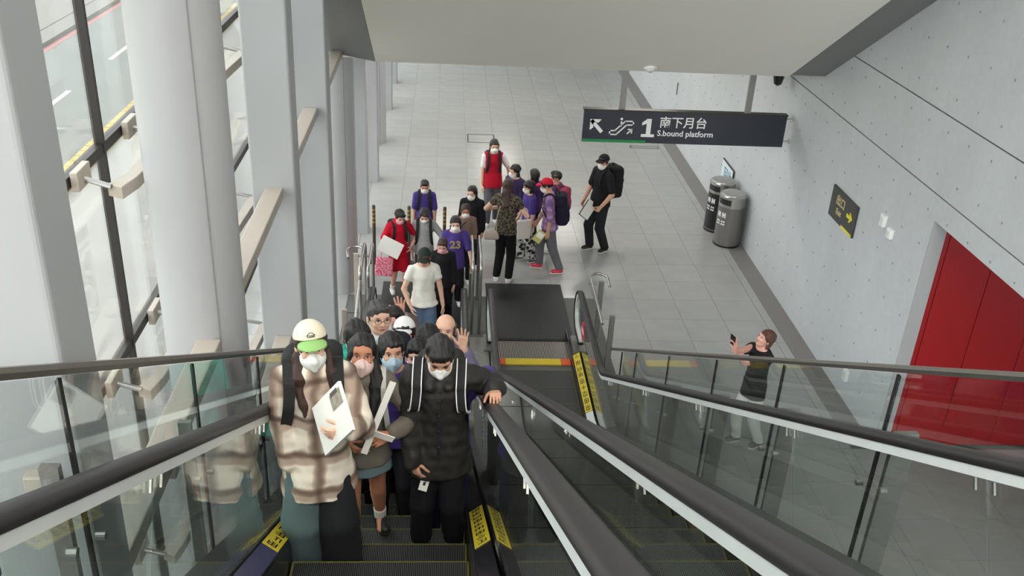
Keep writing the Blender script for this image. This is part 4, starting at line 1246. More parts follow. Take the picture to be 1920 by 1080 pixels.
        uv_ball(G(), (sx * 0.032, -0.088, 0.023), (0.017, 0.007, 0.0035), xf, 8, 5).mk('eyebrow', hairm, root, smooth=True, local=True)
    if not mask:
        mo = uv_ball(G(), (0, -0.0945, -0.056), (0.021 + 0.005 * smile, 0.006, 0.0065), xf).mk('mouth', 'lip', root, smooth=True, local=True)
        if smile: uv_ball(G(), (0, -0.0985, -0.0545), (0.018, 0.004, 0.0035), xf).mk('teeth', 'teeth', mo, smooth=True, local=False).matrix_parent_inverse = Matrix.Identity(4)
    # --- mask
    if mask:
        s = Sdf().frame(*xf)
        s.ell((0, -0.034, -0.058), (0.070, 0.074, 0.070), 0.0)
        if near: s.cone((0, -0.104, -0.006), (0, -0.114, -0.050), 0.010, 0.012, 0.024); s.cone((0, -0.114, -0.050), (0, -0.088, -0.112), 0.012, 0.012, 0.024)
        else: s.ell((0, -0.095, -0.04), (0.034, 0.024, 0.036), 0.02)
        s.cut((0, -0.016, 0), (0, 1, 0.12), 0.005).cut((0, -0.09, -0.010), (0, 0.40, 1), 0.005).cut((0, -0.06, -0.125), (0, 0.3, -1), 0.01)
        mo = np_mesh('face_mask', [s.nets(vh)], mask, root)
        if near:
            A, t, uu = xf
            for sx in (-1, 1):
                for z0, z1 in ((-0.030, 0.008), (-0.088, -0.03)):
                    g = G().tube([tuple(A @ (V3(*p) * uu) + t) for p in ((sx * 0.058, -0.042, z0), (sx * 0.070, -0.02, (z0 + z1) / 2), (sx * 0.080, 0.008, z1))], 0.0016, 5)
                    g.mk('ear_loop', mask, mo, local=False).matrix_parent_inverse = Matrix.Identity(4)
    # --- hair
    if hair:
        s = Sdf().frame(*xf)
        if hair in ('short', 'boy', 'buzz'):
            e = {'short': 0.0, 'boy': 0.003, 'buzz': -0.004}[hair]
            s.ell((0, 0.014, 0.034), (0.081 + e, 0.101 + e, 0.090 + e), 0)
            s.ell((0, -0.055, 0.075), (0.062, 0.042, 0.036), 0.02)
            for sx in (-1, 1): s.ell((sx * 0.071, 0.002, 0.0), (0.012, 0.024, 0.03), 0.012)
            s.ell((0, -0.108, -0.03), (0.067, 0.066, 0.095 if hair != 'boy' else 0.082), 0.007, 1)
            s.cut((0, 0.03, -0.045), (0, -0.55, -1), 0.01)
        elif hair == 'balding':
            for sx in (-1, 1): s.ell((sx * 0.062, 0.03, 0.0), (0.022, 0.07, 0.05), 0.01)
            s.ell((0, 0.085, 0.0), (0.06, 0.03, 0.055), 0.02)
        else:
            s.ell((0, 0.014, 0.034), (0.086, 0.105, 0.094), 0)
            ln = {'bob': -0.085, 'longbob': -0.13, 'long': -0.13, 'front': -0.12, 'tied': -0.035}[hair]
            for sx in (-1, 1):
                s.cone((sx * 0.070, 0.018, 0.02), (sx * 0.075, 0.022, ln), 0.030, 0.022, 0.02, flat=(1, 0, 0), ff=1.6)
            s.cone((0, 0.060, 0.0), (0, 0.058, ln - 0.01), 0.062, 0.058, 0.03, flat=(0, 1, 0), ff=1.4)
            if hair in ('long',):
                s.cone((0, 0.075, -0.08), (0, 0.095, -0.30), 0.062, 0.045, 0.03, flat=(0, 1, 0), ff=1.8)
            if hair == 'front':
                for sx in (-1, 1):
                    s.cone((sx * 0.074, 0.0, -0.06), (sx * 0.090, -0.045, -0.17), 0.032, 0.038, 0.02, flat=(0, 1, 0), ff=1.3)
                    s.cone((sx * 0.090, -0.045, -0.17), (sx * 0.080, -0.095, -0.36), 0.038, 0.018, 0.02, flat=(0, 1, 0), ff=1.4)
            if hair == 'tied':
                s.ell((0, 0.115, 0.03), (0.03, 0.03, 0.04), 0.02); s.cone((0, 0.125, 0.02), (0, 0.13, -0.16), 0.028, 0.016, 0.02)
            # opening for the face
            s.ell((0, -0.120, -0.030), (0.069, 0.105, 0.108), 0.006, 1)
            if hair in ('bob', 'longbob'): s.ell((0.012, -0.068, 0.068), (0.054, 0.028, 0.024), 0.012)
        s.wrinkle(0.0030 if near else 0.004, 200 if near else 120, 3, (1, 1, 0.3)); s.wrinkle(0.0035, 90, 5, (1, 1, 0.4))
        if cap: s.cut((0, 0, 0.072), (0, 0.25, 1), 0.01)
        np_mesh('hair', [s.nets(vh)], hairm, root)
    if cap:
        s = Sdf().frame(*xf)
        s.ell((0, 0.012, 0.036), (0.090, 0.109, 0.100), 0).cut((0, 0.012, 0.042), (0, -0.22, -1), 0.006)
        cm = np_mesh('cap', [s.nets(vh)], cap['m'], root)
        s = Sdf().frame(*xf)
        s.ell((0, -0.095, 0.030), (0.082, 0.088, 0.034), 0).ell((0, -0.095, 0.016), (0.092, 0.10, 0.036), 0.004, 1).cut((0, -0.04, 0), (0, 1, 0), 0.004)
        if cap.get('brim', True):
            np_mesh('brim', [s.nets(min(vh, 0.006))], cap.get('bm', cap['m']), cm).parent = cm
        xf_cap = cm
    if glasses:
        A, t, uu = xf; g = G()
        for sx in (-1, 1):
            pts = [tuple(A @ (V3(sx * 0.033 + 0.023 * math.cos(a), -0.100, 0.001 + 0.016 * math.sin(a)) * uu) + t) for a in np.linspace(0, 2 * PI, 17)]
            g.tube(pts, 0.0017, 5)
            g.tube([tuple(A @ (V3(*p) * uu) + t) for p in ((sx * 0.056, -0.099, 0.004), (sx * 0.074, -0.06, 0.004), (sx * 0.080, 0.0, 0.002))], 0.0015, 5)
        g.tube([tuple(A @ (V3(*p) * uu) + t) for p in ((-0.010, -0.101, 0.002), (0.010, -0.101, 0.002))], 0.0017, 5)
        g.mk('glasses', 'black_fabric', root, local=True)
    # --- top
    def make_top(sp, name):
        inf = sp.get('inf', 0.010)
        s = Sdf(); torso(s, inf, k=0.035)
        hem = sp.get('hem', 0.47) * h
        fl = sp.get('flare', 0.0)
        if hem < hip[2]:
            s.cone(tp(0.12), V3(0, -0.004 * h, hem), rt[0][1] * h + inf, (rt[0][1] + 0.010) * h + inf + fl, 0.03, flat=V3(0, 1, 0), ff=1.25)
        f = sp.get('sleeve', 0.30); ai = sp.get('ainf', inf * 0.9)
        for sx, S, E, Wp, fd, pn, ps in arms:
            if f <= 0: continue
            tot = l1 + l2
            a = min(1, f * tot / l1)
            s.cone(S, S + (E - S) * a, 0.030 * h * fat + ai, (0.028 - 0.003 * a) * h * fat + ai * (1.25 if f < 0.5 else 1), 0.02)
            if f * tot > l1:
                b = min(1, (f * tot - l1) / l2)
                s.cone(E, E + (Wp - E) * b, 0.025 * h * fat + ai, (0.024 - 0.005 * b) * h + ai, 0.015)
        if sp.get('collar'):
            c0 = sp['collar']
            for k in range(14):
                a = 2 * PI * k / 14
                p = NB + X * (math.cos(a) * 0.046 * h) + fw * (-math.sin(a) * 0.044 * h) + tv * (c0 * 0.3 + (0.012 * h if math.sin(a) > 0 else -0.012 * h))
                s.cone(p, p + tv * c0, 0.014 * h, 0.012 * h, 0.02)
        if sp.get('hood'):
            s.ell(tp(0.98, 0, -0.075), (0.075 * h, 0.045 * h, 0.055 * h), 0.03)
            for sx in (-1, 1): s.cone(tp(1.0, sx * 0.055, -0.04), tp(0.9, sx * 0.035, 0.066), 0.028 * h, 0.022 * h, 0.025)
        if sp.get('puff'):
            for zz in sp['puff']:
                s.cone(V3(-0.5, 0, zz * h), V3(-0.5, 0, zz * h), 0.001, 0.001, 0)
            s.ops = [o for o in s.ops if not (o[0] == 'c' and o[3] == 0.001)]
        if near or sp.get('wr'): s.wrinkle(sp.get('wr', 0.0045), 30, 11, (1, 1, 0.6)); s.wrinkle(sp.get('wr', 0.0045) * 0.6, 62, 12)
        s.cut(V3(0, 0, hem), V3(0, -0.0, -1), 0.004)
        if not (sp.get('collar') or sp.get('hood')): s.cut(tp(1.02, 0, 0.0), tv + fw * 0.35, 0.006)
        return np_mesh(name, [s.nets(vc)], sp.get('m', cloth((120, 120, 120))), root)
    if top: make_top(top, top.get('name', 'shirt'))
    if jacket: make_top(jacket, jacket.get('name', 'jacket'))
    # --- bottom
    if bottom:
        bt = bottom.get('type', 'pants'); bi = bottom.get('inf', 0.010); mm = bottom.get('m', cloth((40, 42, 48)))
        def waist(s):
            return s.cone(tp(0.0), tp(0.2), rt[0][1] * h + bi, rt[0][1] * h + bi * 0.6 - 0.004 * h, 0.02, flat=fw, ff=1.38)
        if bt == 'skirt':
            hz = bottom.get('hem', 0.30) * h
            s = waist(Sdf()); s.cone(hip, V3(0, 0, hz), 0.096 * h + bi, 0.105 * h + bi, 0.03, flat=V3(0, 1, 0), ff=1.25)
            s.wrinkle(0.004, 45, 2, (1, 1, 0.2)).cut(V3(0, 0, hz), (0, 0, -1), 0.004)
            np_mesh('skirt', [s.nets(vc)], mm, root)
        else:
            hem = bottom.get('hem', 0.03); wd = bottom.get('w', 0.0)
            def legsdf(s, lg):
                sx, H, K, A, fy = lg
                s.cone(H, K, 0.048 * h * fat + bi, 0.035 * h + bi + wd * 0.7, 0.02)
                if hem < 0.25:
                    e = A + (V3(A[0], A[1], hem * h) - A) * 1.0
                    s.cone(K, e, 0.035 * h + bi + wd * 0.7, 0.026 * h + bi + wd, 0.02)
                    s.cut(V3(0, 0, hem * h + (A[2] - 0.042 * h)), (0, 0, -1), 0.003) if not bottom.get('split') else None
                else:
                    s.cut(V3(0, 0, hem * h), (0, 0, -1), 0.004)
            if bottom.get('split'):
                t0 = waist(Sdf()).nets(vc)
                objs = []
                for lg, m2 in zip(legs, bottom['split']):
                    s = Sdf(); legsdf(s, lg); s.wrinkle(0.005, 26, 21 + lg[0], (1, 1, 0.5)).cut(V3(0, 0, hem * h), (0, 0, -1), 0.003)
                    objs.append((s.nets(vc), m2))
                tr = np_mesh('trousers', [t0], bottom['split'][0], root)
                for nt_, m2 in objs:
                    o = np_mesh('trouser_leg', [nt_], m2, tr)
            else:
                s = waist(Sdf())
                for lg in legs: legsdf(s, lg)
                if near: s.wrinkle(0.004, 34, 22, (1, 1, 0.6))
                np_mesh('trousers' if hem < 0.2 else 'shorts', [s.nets(vc)], mm, root)
    # --- socks and shoes
    for lg in legs:
        sx, H, K, A, fy = lg
        base = A + V3(0, 0, -0.042 * h); B = rotm(fy + sx * 6)
        sc_ = h / 1.68
        if shoes.get('sock'):
            s = Sdf().cone(A + V3(0, 0, -0.01), A + (K - A) * shoes['sock'], 0.0255 * h, 0.0275 * h, 0.01); np_mesh('sock', [s.nets(vb * 0.8)], shoes.get('sm', 'sock_white'), root)
        s = Sdf().frame(B, base, sc_)
        s.cone((0, 0.018, 0.040), (0, -0.115, 0.030), 0.040, 0.036, 0.0).cone((0, 0.012, 0.05), (0, 0.0, 0.085), 0.038, 0.036, 0.03).cone((0, -0.03, 0.05), (0, -0.115, 0.03), 0.035, 0.032, 0.02)
        s.cut((0, 0, 0.014), (0, 0, -1), 0.003).cut((0, 0, 0.095), (0, 0.1, 1), 0.004)
        so_ = np_mesh('shoe', [s.nets(vh * 1.2)], shoes.get('m', 'shoe_black'), root)
        s = Sdf().frame(B, base, sc_); s.cone((0, 0.020, 0.012), (0, -0.118, 0.012), 0.043, 0.040, 0.0).cut((0, 0, 0.0), (0, 0, -1), 0.0).cut((0, 0, 0.022), (0, 0, 1), 0.0)
        np_mesh('sole', [s.nets(vh * 1.2)], shoes.get('sole', 'sole_white'), so_)
    W = np.array(mat_of(root))
    def toW(p): q = W @ np.array([*p, 1.0]); return Vector(q[:3])
    info = dict(root=root, tp=tp, dep=dep, toW=toW, h=h, arms=arms, xf=xf, NB=NB, tv=tv, fw=fw, sw=sw, hip=hip, W=W)
    PLIST.append(info)
    return info
def strap_pts(p, sx, off, t_end=0.35, xin=0.055, wide=1.0):
    """over-the-shoulder path from upper back to front"""
    h = p['h']; tp = p['tp']; dep = p['dep']
    return [tp(0.80, sx * xin, -(dep(0.8) + off) / h), tp(0.95, sx * xin * 1.05, -(0.045 * h + off) / h), tp(1.0, sx * xin * 1.1, -0.01) + p['tv'] * (off + 0.004), tp(0.96, sx * xin * 1.1, (0.040 * h + off) / h),
            tp(0.85, sx * xin * 1.1, (dep(0.85) + off + 0.004) / h), tp(0.65, sx * xin * 1.2, (dep(0.65) + off + 0.006) / h), tp(t_end, sx * xin * 1.38, (dep(t_end) * 0.5 + off * 0.6) / h)]
def ribbon(g, pts, side, w, th=0.006):
    pts = [np.asarray(q, float) for q in pts]; n = len(pts); v = []; f = []
    for i, q in enumerate(pts):
        d = unit(pts[min(i + 1, n - 1)] - pts[max(0, i - 1)]); sd = np.asarray(side, float); sd = unit(sd - d * (sd @ d)); nn = np.cross(d, sd)
        for a, b in ((-1, -1), (1, -1), (1, 1), (-1, 1)): v.append(tuple(q + sd * a * w / 2 + nn * b * th / 2))
    for i in range(n - 1):
        for k in range(4): f.append((i * 4 + k, i * 4 + (k + 1) % 4, i * 4 + 4 + (k + 1) % 4, i * 4 + 4 + k))
    f.append((3, 2, 1, 0)); f.append((4 * n - 4, 4 * n - 3, 4 * n - 2, 4 * n - 1))
    return g.add(v, f)
def smooth_pts(pts, n=4):
    P = [np.asarray(q, float) for q in pts]; out = []
    for i in range(len(P) - 1):
        p0, p1, p2, p3 = P[max(0, i - 1)], P[i], P[i + 1], P[min(len(P) - 1, i + 2)]
        for k in range(n):
            t = k / n
            out.append(0.5 * ((2 * p1) + (-p0 + p2) * t + (2 * p0 - 5 * p1 + 4 * p2 - p3) * t * t + (-p0 + 3 * p1 - 3 * p2 + p3) * t ** 3))
    out.append(P[-1]); return out
def backpack(p, label, m, strap_m=None, off=0.016, size=(0.085, 0.055, 0.15), tz=0.52, edge=None, straps=(-1, 1), pack=True, xin=0.055, t_end=0.35, w=0.045):
    """a worn backpack: own thing, carried on the person's back"""
    h = p['h']; root = empty('backpack', tuple(p['root'].location), p['root'].rotation_euler.z); tag(root, label, 'backpack')
    strap_m = strap_m or m
    c = p['tp'](tz, 0, -(p['dep'](tz) + off + size[1] * h * 0.9) / h)
    A = np.stack([V3(1, 0, 0), -p['fw'], p['tv']], 1)
    if pack:
        s = Sdf().frame(A, c, 1.0)
        s.box((0, 0, 0), (size[0] * h, size[1] * h, size[2] * h), 0.04 * h, 0).box((0, size[1] * h * 0.85, -size[2] * h * 0.3), (size[0] * h * 0.75, size[1] * h * 0.4, size[2] * h * 0.5), 0.02 * h, 0.015)
        s.wrinkle(0.004, 40, 5)
        np_mesh('pack', [s.nets(0.014)], m, root)
        g = G().tube([tuple(A @ q + c) for q in smooth_pts([V3(-0.03, -size[1] * h * 0.3, size[2] * h * 0.96), V3(0, -size[1] * h * 0.3, size[2] * h * 1.15), V3(0.03, -size[1] * h * 0.3, size[2] * h * 0.96)])], 0.007, 6)
        g.mk('carry_loop', strap_m, root, local=True)
    for sx in straps:
        pts = smooth_pts(strap_pts(p, sx, off, xin=xin, t_end=t_end))
        o = ribbon(G(), pts, V3(1, 0, 0), w, 0.012).mk('shoulder_strap', strap_m, root, local=True)
        if edge:
            for q in (-1, 1):
                e = ribbon(G(), [a + V3(q * w * 0.5, 0, 0) + p['fw'] * 0.004 for a in pts], V3(1, 0, 0), 0.006, 0.014).mk('strap_piping', edge, o)
                e.matrix_parent_inverse = Matrix.Identity(4)
    return root
def plate(name, label, cat, center, size, rotation, m, group=None, bevel=0.002):
    """flat sheet with thickness: local x,y extents, z thickness"""
    o = G().box(-size[0] / 2, size[0] / 2, -size[1] / 2, size[1] / 2, -size[2] / 2, size[2] / 2).mk(name, m, bevel=bevel)
    o.location = center; o.rotation_euler = rotation
    return tag(o, label, cat, group)
# ================================================================== PEOPLE
def tz(yc): return (YB - (yc + 0.2)) * T30
plaid('plaid_cream', (238, 228, 212), (92, 70, 62), (178, 156, 140), 4.6)
M('denim_teal', (82, 102, 104), rough=0.9, var=0.16, scale=5, bump=0.3, bscale=30)
M('denim_black', (20, 24, 26), rough=0.9, var=0.2, scale=5, bump=0.3, bscale=30)
M('denim_skirt', (104, 126, 132), rough=0.9, var=0.12, scale=8, bump=0.3, bscale=60)
M('jeans_blue', (96, 116, 146), rough=0.9, var=0.2, scale=7, bump=0.3, bscale=40)
M('puffer', (46, 43, 42), rough=0.62, var=0.12, scale=9, bump=0.35, bscale=16, spec=0.35)
M('cap_cream', (232, 220, 196), rough=0.8, var=0.03); M('cap_green', (142, 186, 112), rough=0.8, var=0.05)
M('purple', (72, 52, 132), rough=0.85, var=0.12, bump=0.2); M('purple_dark', (56, 38, 84), rough=0.85, var=0.12, bump=0.2)
spotted('pattern_top', (30, 28, 26), (96, 84, 66), 30, 0.5); spotted('pattern_pants', (22, 22, 24), (200, 198, 196), 17, 0.5); spotted('bag_pink', (226, 84, 116), (246, 160, 180), 34, 0.45)
plaid('plaid_lilac', (176, 140, 182), (110, 82, 132), (150, 116, 160), 9)

# ---- front row on the crowded escalator
p1 = person('person in cream and green cap, plaid shirt and cargo jeans holding a white board', (-0.665, 4.33, tz(4.32)), 1.635, yaw=8, near=2, hs=1.02, head=(6, -6, -3), skin='skin_light', hair='front', hairm='hair_brown',
            mask='mask_white', cap=dict(m='cap_cream', bm='cap_green'), armA=dict(w=(-0.80, 4.22, 3.36), e=(-1, 0.4, 0.0), fd=(0.75, -0.1, -0.65), pn=(0.3, 0.9, 0)),
            armB=dict(w=(-0.455, 4.01, 3.93), e=(0.45, 0.25, -1), fd=(-0.93, -0.1, -0.12), pn=(-0.1, 1, 0.1), pose='hold'), feet=[(-0.07, 0.0, 0), (0.07, -0.02, 8)],
            top=dict(m='plaid_cream', inf=0.022, ainf=0.026, sleeve=0.93, hem=0.375, flare=0.035, collar=0.02, wr=0.006), bottom=dict(type='pants', w=0.055, inf=0.022, hem=0.012, split=('denim_teal', 'denim_black')), shoes=dict(m='shoe_black', sole='sole_black'))
A_, t_, u_ = p1['xf']
# cap emblem: dark arch and lettering strokes on the crown
g = G()
def on_cap(ax, az, r=1.006):
    """point on the cap crown for azimuth ax, elevation az (radians)"""
    q = V3(0.090 * math.cos(az) * math.sin(ax), 0.012 - 0.109 * math.cos(az) * math.cos(ax), 0.036 + 0.100 * math.sin(az)) * V3(r, r, r)
    return tuple(A_ @ (q * u_) + t_)
M('emblem', (70, 74, 78), rough=0.7)
g.tube([on_cap(-0.30 + 0.60 * k / 10, 0.52 + 0.17 * math.sin(PI * k / 10)) for k in range(11)], 0.0022, 5)
for k in range(4):
    a0 = -0.21 + k * 0.125
    ring = [on_cap(a0 + 0.042 * math.cos(t) + 0.02, 0.50 + 0.055 * math.sin(t)) for t in np.linspace(0.6 if k in (0, 1) else 0, 2 * PI - (0.6 if k in (0,) else 0), 9)]
    g.tube(ring, 0.0022, 5)
capo = [o for o in p1['root'].children if o.name.startswith('cap')][0]
e_ = g.mk('cap_emblem', 'emblem', capo, local=True)
backpack(p1, 'black backpack worn over the plaid shirt', 'black_fabric', off=0.028, w=0.06, xin=0.070, t_end=0.42, size=(0.10, 0.06, 0.16), tz=0.55)
# cargo pocket
hp = p1['h']
def legpt(sx, z, f): return V3(sx * 0.066 * hp, -f, z * hp)
tr = [o for o in p1['root'].children if o.name.startswith('trousers')][0]
lg_ = [o for o in tr.children][0]
s = Sdf(); s.box((-0.150, -0.075, 0.235 * hp), (0.065, 0.024, 0.085), 0.015, 0, rot=rotm(-35))
np_mesh('cargo_pocket', [s.nets(0.008)], 'denim_teal', tr)
s = Sdf(); s.box((-0.152, -0.082, 0.235 * hp + 0.08), (0.072, 0.026, 0.026), 0.008, 0, rot=rotm(-35))
np_mesh('pocket_flap', [s.nets(0.008)], 'denim_teal', tr)
uv_ball(G(), (-0.135, -0.113, 0.235 * hp + 0.072), (0.008, 0.005, 0.008), (np.eye(3), np.zeros(3), 1.0)).mk('pocket_stud', 'steel', tr, smooth=True, local=True)
# board
bA = Vector((0.167, -0.12, 0.262)) * 0.92; bB = Vector((0.086, -0.20, -0.153)); bN = bA.cross(bB).normalized()
b0 = Vector((-0.655, 4.20, 3.935))
M('board_print', (158, 150, 136), rough=0.5, var=0.3, scale=30); M('board_print_dark', (92, 84, 78), rough=0.5, var=0.3, scale=40)
bd = empty('white_board', tuple(b0)); tag(bd, 'white board with a small picture held against the plaid shirt', 'board')
bm_ = Matrix((tuple(bA) , tuple(bB), tuple(bN))).transposed().to_4x4(); bm_.translation = b0
G().box(0, 1, 0, 1, -0.009, 0.009, bm_).mk('sheet', 'paper', bd)
sgn = -1 if bN.y > 0 else 1
G().box(0.62, 0.98, 0.10, 0.42, sgn * 0.0092, sgn * 0.0105, bm_).mk('printed_picture', 'board_print', bd)
G().box(0.66, 0.90, 0.07, 0.16, sgn * 0.0106, sgn * 0.0115, bm_).mk('printed_picture', 'board_print_dark', bd)

p2 = person('person in grey jumper, denim skirt and pink mask holding folded white paper strips', (-0.455, 4.76, tz(4.72)), 1.545, yaw=3, near=2, hs=1.08, head=(2, -17, 4), skin='skin_tan', hair='front', hairm='hair_black', mask='mask_pink',
            armA=dict(t=(-0.06, -0.10, 0.60), e=(-0.9, 0.3, -0.4)), armB=dict(w=(-0.285, 4.57, 3.50), e=(0.8, 0.4, -0.4), fd=(-0.6, -0.6, 0.1), pn=(-0.4, 0.4, -0.6), pose='hold'), feet=[(-0.045, 0.0, -5), (0.06, 0.12, 10)],
            top=dict(m=cloth((112, 105, 97)), inf=0.020, sleeve=0.93, hem=0.46, collar=0.015, name='jumper', wr=0.005), bottom=dict(type='skirt', m='denim_skirt', hem=0.415, inf=0.012), shoes=dict(m='shoe_black', sole='sole_black', sock=0.26))
backpack(p2, 'dark bag with pale grey straps worn over the grey jumper', cloth((60, 60, 62)), strap_m=cloth((196, 194, 190)), off=0.026, straps=(1,), w=0.03, xin=0.075, t_end=0.2, size=(0.08, 0.05, 0.13))
pw = empty('paper_strips', (-0.35, 4.5, 3.5)); tag(pw, 'two white paper strips folded into a cross in front of the grey jumper', 'paper')
def strip(a, b, w, nm):
    a, b = Vector(a), Vector(b); d = (b - a).normalized(); s_ = d.cross(Vector((0, 1, 0.3))).normalized(); n_ = d.cross(s_)
    m = Matrix((tuple(d), tuple(s_), tuple(n_))).transposed().to_4x4(); m.translation = a
    G().box(0, (b - a).length, -w / 2, w / 2, -0.003, 0.003, m).mk(nm, 'paper', pw)
strip((-0.262, 4.58, 3.86), (-0.424, 4.46, 3.45), 0.038, 'long_strip')
strip((-0.41, 4.44, 3.625), (-0.255, 4.45, 3.555), 0.046, 'cross_strip')

p3 = person('person in dark hooded puffer jacket looking down with one hand on the moving handrail', (0.0, 4.76, tz(4.72)), 1.60, yaw=-2, near=2, hs=1.06, bw=1.0, head=(3, 24, 0), skin='skin_mid', hair='boy', mask='mask_white',
            armA=dict(w=(-0.15, 4.62, 3.20), e=(-0.8, 0.5, -0.1), fd=(0.30, -0.35, -0.9), pn=(0.5, 0.5, 0), pose='hold'), armB=dict(w=(0.322, 4.71, 3.725), e=(0.5, 1.0, -0.7), fd=(0.05, -0.92, 0.28), pn=(0, -0.3, -1), pose='rail'), feet=[(-0.062, -0.03, -4), (0.068, -0.03, 6)],
            jacket=dict(m='puffer', inf=0.034, ainf=0.032, sleeve=0.97, hem=0.405, flare=0.015, collar=0.045, hood=True, wr=0.008, name='puffer_jacket'), bottom=dict(type='pants', m=cloth((20, 20, 26)), inf=0.012, w=0.012, hem=0.05), shoes=dict(m='shoe_black', sole='shoe_grey'))
backpack(p3, 'black backpack with white piped straps worn over the puffer jacket', 'black_fabric', off=0.050, edge='print_white', w=0.052, xin=0.072, t_end=0.55, size=(0.09, 0.06, 0.15))
# white side stripes and zip of the jacket
for sx in (-1, 1):
    ribbon(G(), [V3(sx * 0.128, -0.005, 0.42 * 1.6), V3(sx * 0.128, -0.01, 0.28 * 1.6), V3(sx * 0.122, 0.0, 0.06 * 1.6)], V3(0, 1, 0), 0.008, 0.008).mk('trouser_stripe', 'print_white', p3['root'], local=True)
ribbon(G(), smooth_pts([p3['tp'](t, 0.004, (p3['dep'](t) + 0.043) / p3['h']) for t in (0.85, 0.6, 0.3, 0.05, -0.03)]), V3(1, 0, 0), 0.022, 0.012).mk('zip_placket', 'black_fabric', p3['root'], local=True)
for k in range(4):
    q = p3['tp'](0.75 - 0.2 * k, 0.004, (p3['dep'](0.75 - 0.2 * k) + 0.052) / p3['h'])
    uv_ball(G(), tuple(q), (0.007, 0.005, 0.007), (np.eye(3), np.zeros(3), 1.0), 8, 5).mk('snap_button', 'dark_metal', p3['root'], smooth=True, local=True)
tk = empty('ticket', (-0.10, 4.58, 3.05)); tag(tk, 'small white ticket held low beside the dark puffer jacket', 'ticket')
_a = p3['arms'][0]; _tip = p3['toW'](_a[3] + _a[4] * 0.165 + _a[5] * 0.03)
mt = Matrix.Translation(_tip) @ Euler((R(60), R(25), R(10))).to_matrix().to_4x4(); tk.location = _tip
G().box(-0.028, 0.028, -0.043, 0.043, -0.0012, 0.0012, mt).mk('card', 'paper', tk); G().box(-0.008, 0.008, -0.01, 0.01, 0.0013, 0.002, mt).mk('print_mark', 'print_black', tk)

# ---- riders behind them
MED = dict(near=True)
p4 = person('person in purple shirt with blue mask between the grey jumper and puffer jacket', (-0.325, 5.52, tz(5.52)), 1.59, yaw=4, hs=1.08, near=True, head=(8, -8, 0), skin='skin_mid', hair='bob', mask='mask_blue', top=dict(m='purple', sleeve=0.42, hem=0.47, wr=0.004), bottom=dict(m=cloth((34, 34, 40)), hem=0.03), shoes=dict(m='shoe_white'))
p5 = person('person in purple shirt and white mask half hidden beside the puffer hood', (-0.165, 5.92, tz(5.92)), 1.545, yaw=0, hs=1.08, near=True, head=(-4, -6, 0), skin='skin_rosy', hair='boy', mask='mask_white', top=dict(m='purple', sleeve=0.42, hem=0.47, wr=0.004), bottom=dict(m=cloth((40, 40, 44)), hem=0.03), shoes=dict(m='shoe_white'))
p6 = person('person in purple sleeves behind the puffer jacket reaching toward the handrail', (0.055, 5.12, tz(5.12)), 1.48, yaw=6, hs=1.06, near=True, head=(0, 10, 0), skin='skin_mid', hair='short', mask='mask_white', armB=dict(w=(0.32, 5.17, 3.50), e=(0.9, 0.6, 0.1), fd=(0.05, -0.9, 0.25), pn=(0, -0.3, -1), pose='rail'),
            top=dict(m='purple', sleeve=0.8, ainf=0.026, inf=0.02, hem=0.47, wr=0.005), bottom=dict(m=cloth((30, 34, 60)), hem=0.03), shoes=dict(m='shoe_black'))
backpack(p6, 'black backpack on the purple-sleeved rider behind the puffer jacket', 'black_fabric', off=0.022)
p7 = person('person in teal collar and white mask standing behind the cream cap', (-0.605, 5.92, tz(5.92)), 1.70, yaw=6, hs=1.05, near=True, head=(12, 2, 6), skin='skin_tan', hair='tied', mask='mask_white', top=dict(m=cloth((60, 168, 150)), sleeve=0.42, hem=0.47, collar=0.03, wr=0.004), bottom=dict(m=cloth((44, 44, 50)), hem=0.03), shoes=dict(m='shoe_black'))
p8 = person('person in dark suit and glasses standing behind the teal collar', (-0.47, 6.32, tz(6.32)), 1.87, yaw=10, hs=0.98, near=True, head=(10, -8, 4), skin='skin_light', hair='short', hairm='hair_greying', glasses=True, smile=0, top=dict(m=cloth((220, 224, 232)), sleeve=0.3, collar=0.03, inf=0.006), jacket=dict(m=cloth((44, 48, 58)), sleeve=0.95, inf=0.020, hem=0.45, name='suit_jacket', wr=0.004), bottom=dict(m=cloth((36, 40, 48)), hem=0.03), shoes=dict(m='shoe_black', sole='sole_black'))
p9 = person('smiling person in grey cardigan waving one hand above the head', (-0.40, 7.12, tz(7.12)), 1.85, yaw=-4, hs=0.98, near=True, head=(-2, -12, 0), skin='skin_rosy', hair='short', glasses=True, smile=1, armB=dict(w=(-0.345, 7.24, 2.83), e=(0.15, 1, -0.5), fd=(-0.05, 0.0, 1), pn=(0, -1, 0.1), pose='open'),
            top=dict(m=cloth((226, 222, 220)), sleeve=0.3, collar=0.025, inf=0.008), jacket=dict(m=cloth((112, 96, 98)), sleeve=0.95, inf=0.016, hem=0.46, name='cardigan', wr=0.004), bottom=dict(m=cloth((50, 46, 48)), hem=0.03), shoes=dict(m='shoe_black'))
p10 = person('person in white cap and red top making a victory sign', (-0.285, 6.72, tz(6.72)), 1.73, yaw=0, hs=0.98, near=True, head=(-6, -10, -4), skin='skin_rosy', hair='bob', smile=1, cap=dict(m='print_white'), armB=dict(w=(-0.205, 6.46, 2.87), e=(0.3, 0.3, -1), fd=(0.05, 0.05, 1), pn=(0, -1, 0.15), pose='peace'),
             top=dict(m=cloth((150, 40, 44)), sleeve=0.9, hem=0.46, wr=0.004), bottom=dict(m=cloth((48, 48, 56)), hem=0.03), shoes=dict(m='shoe_white'))
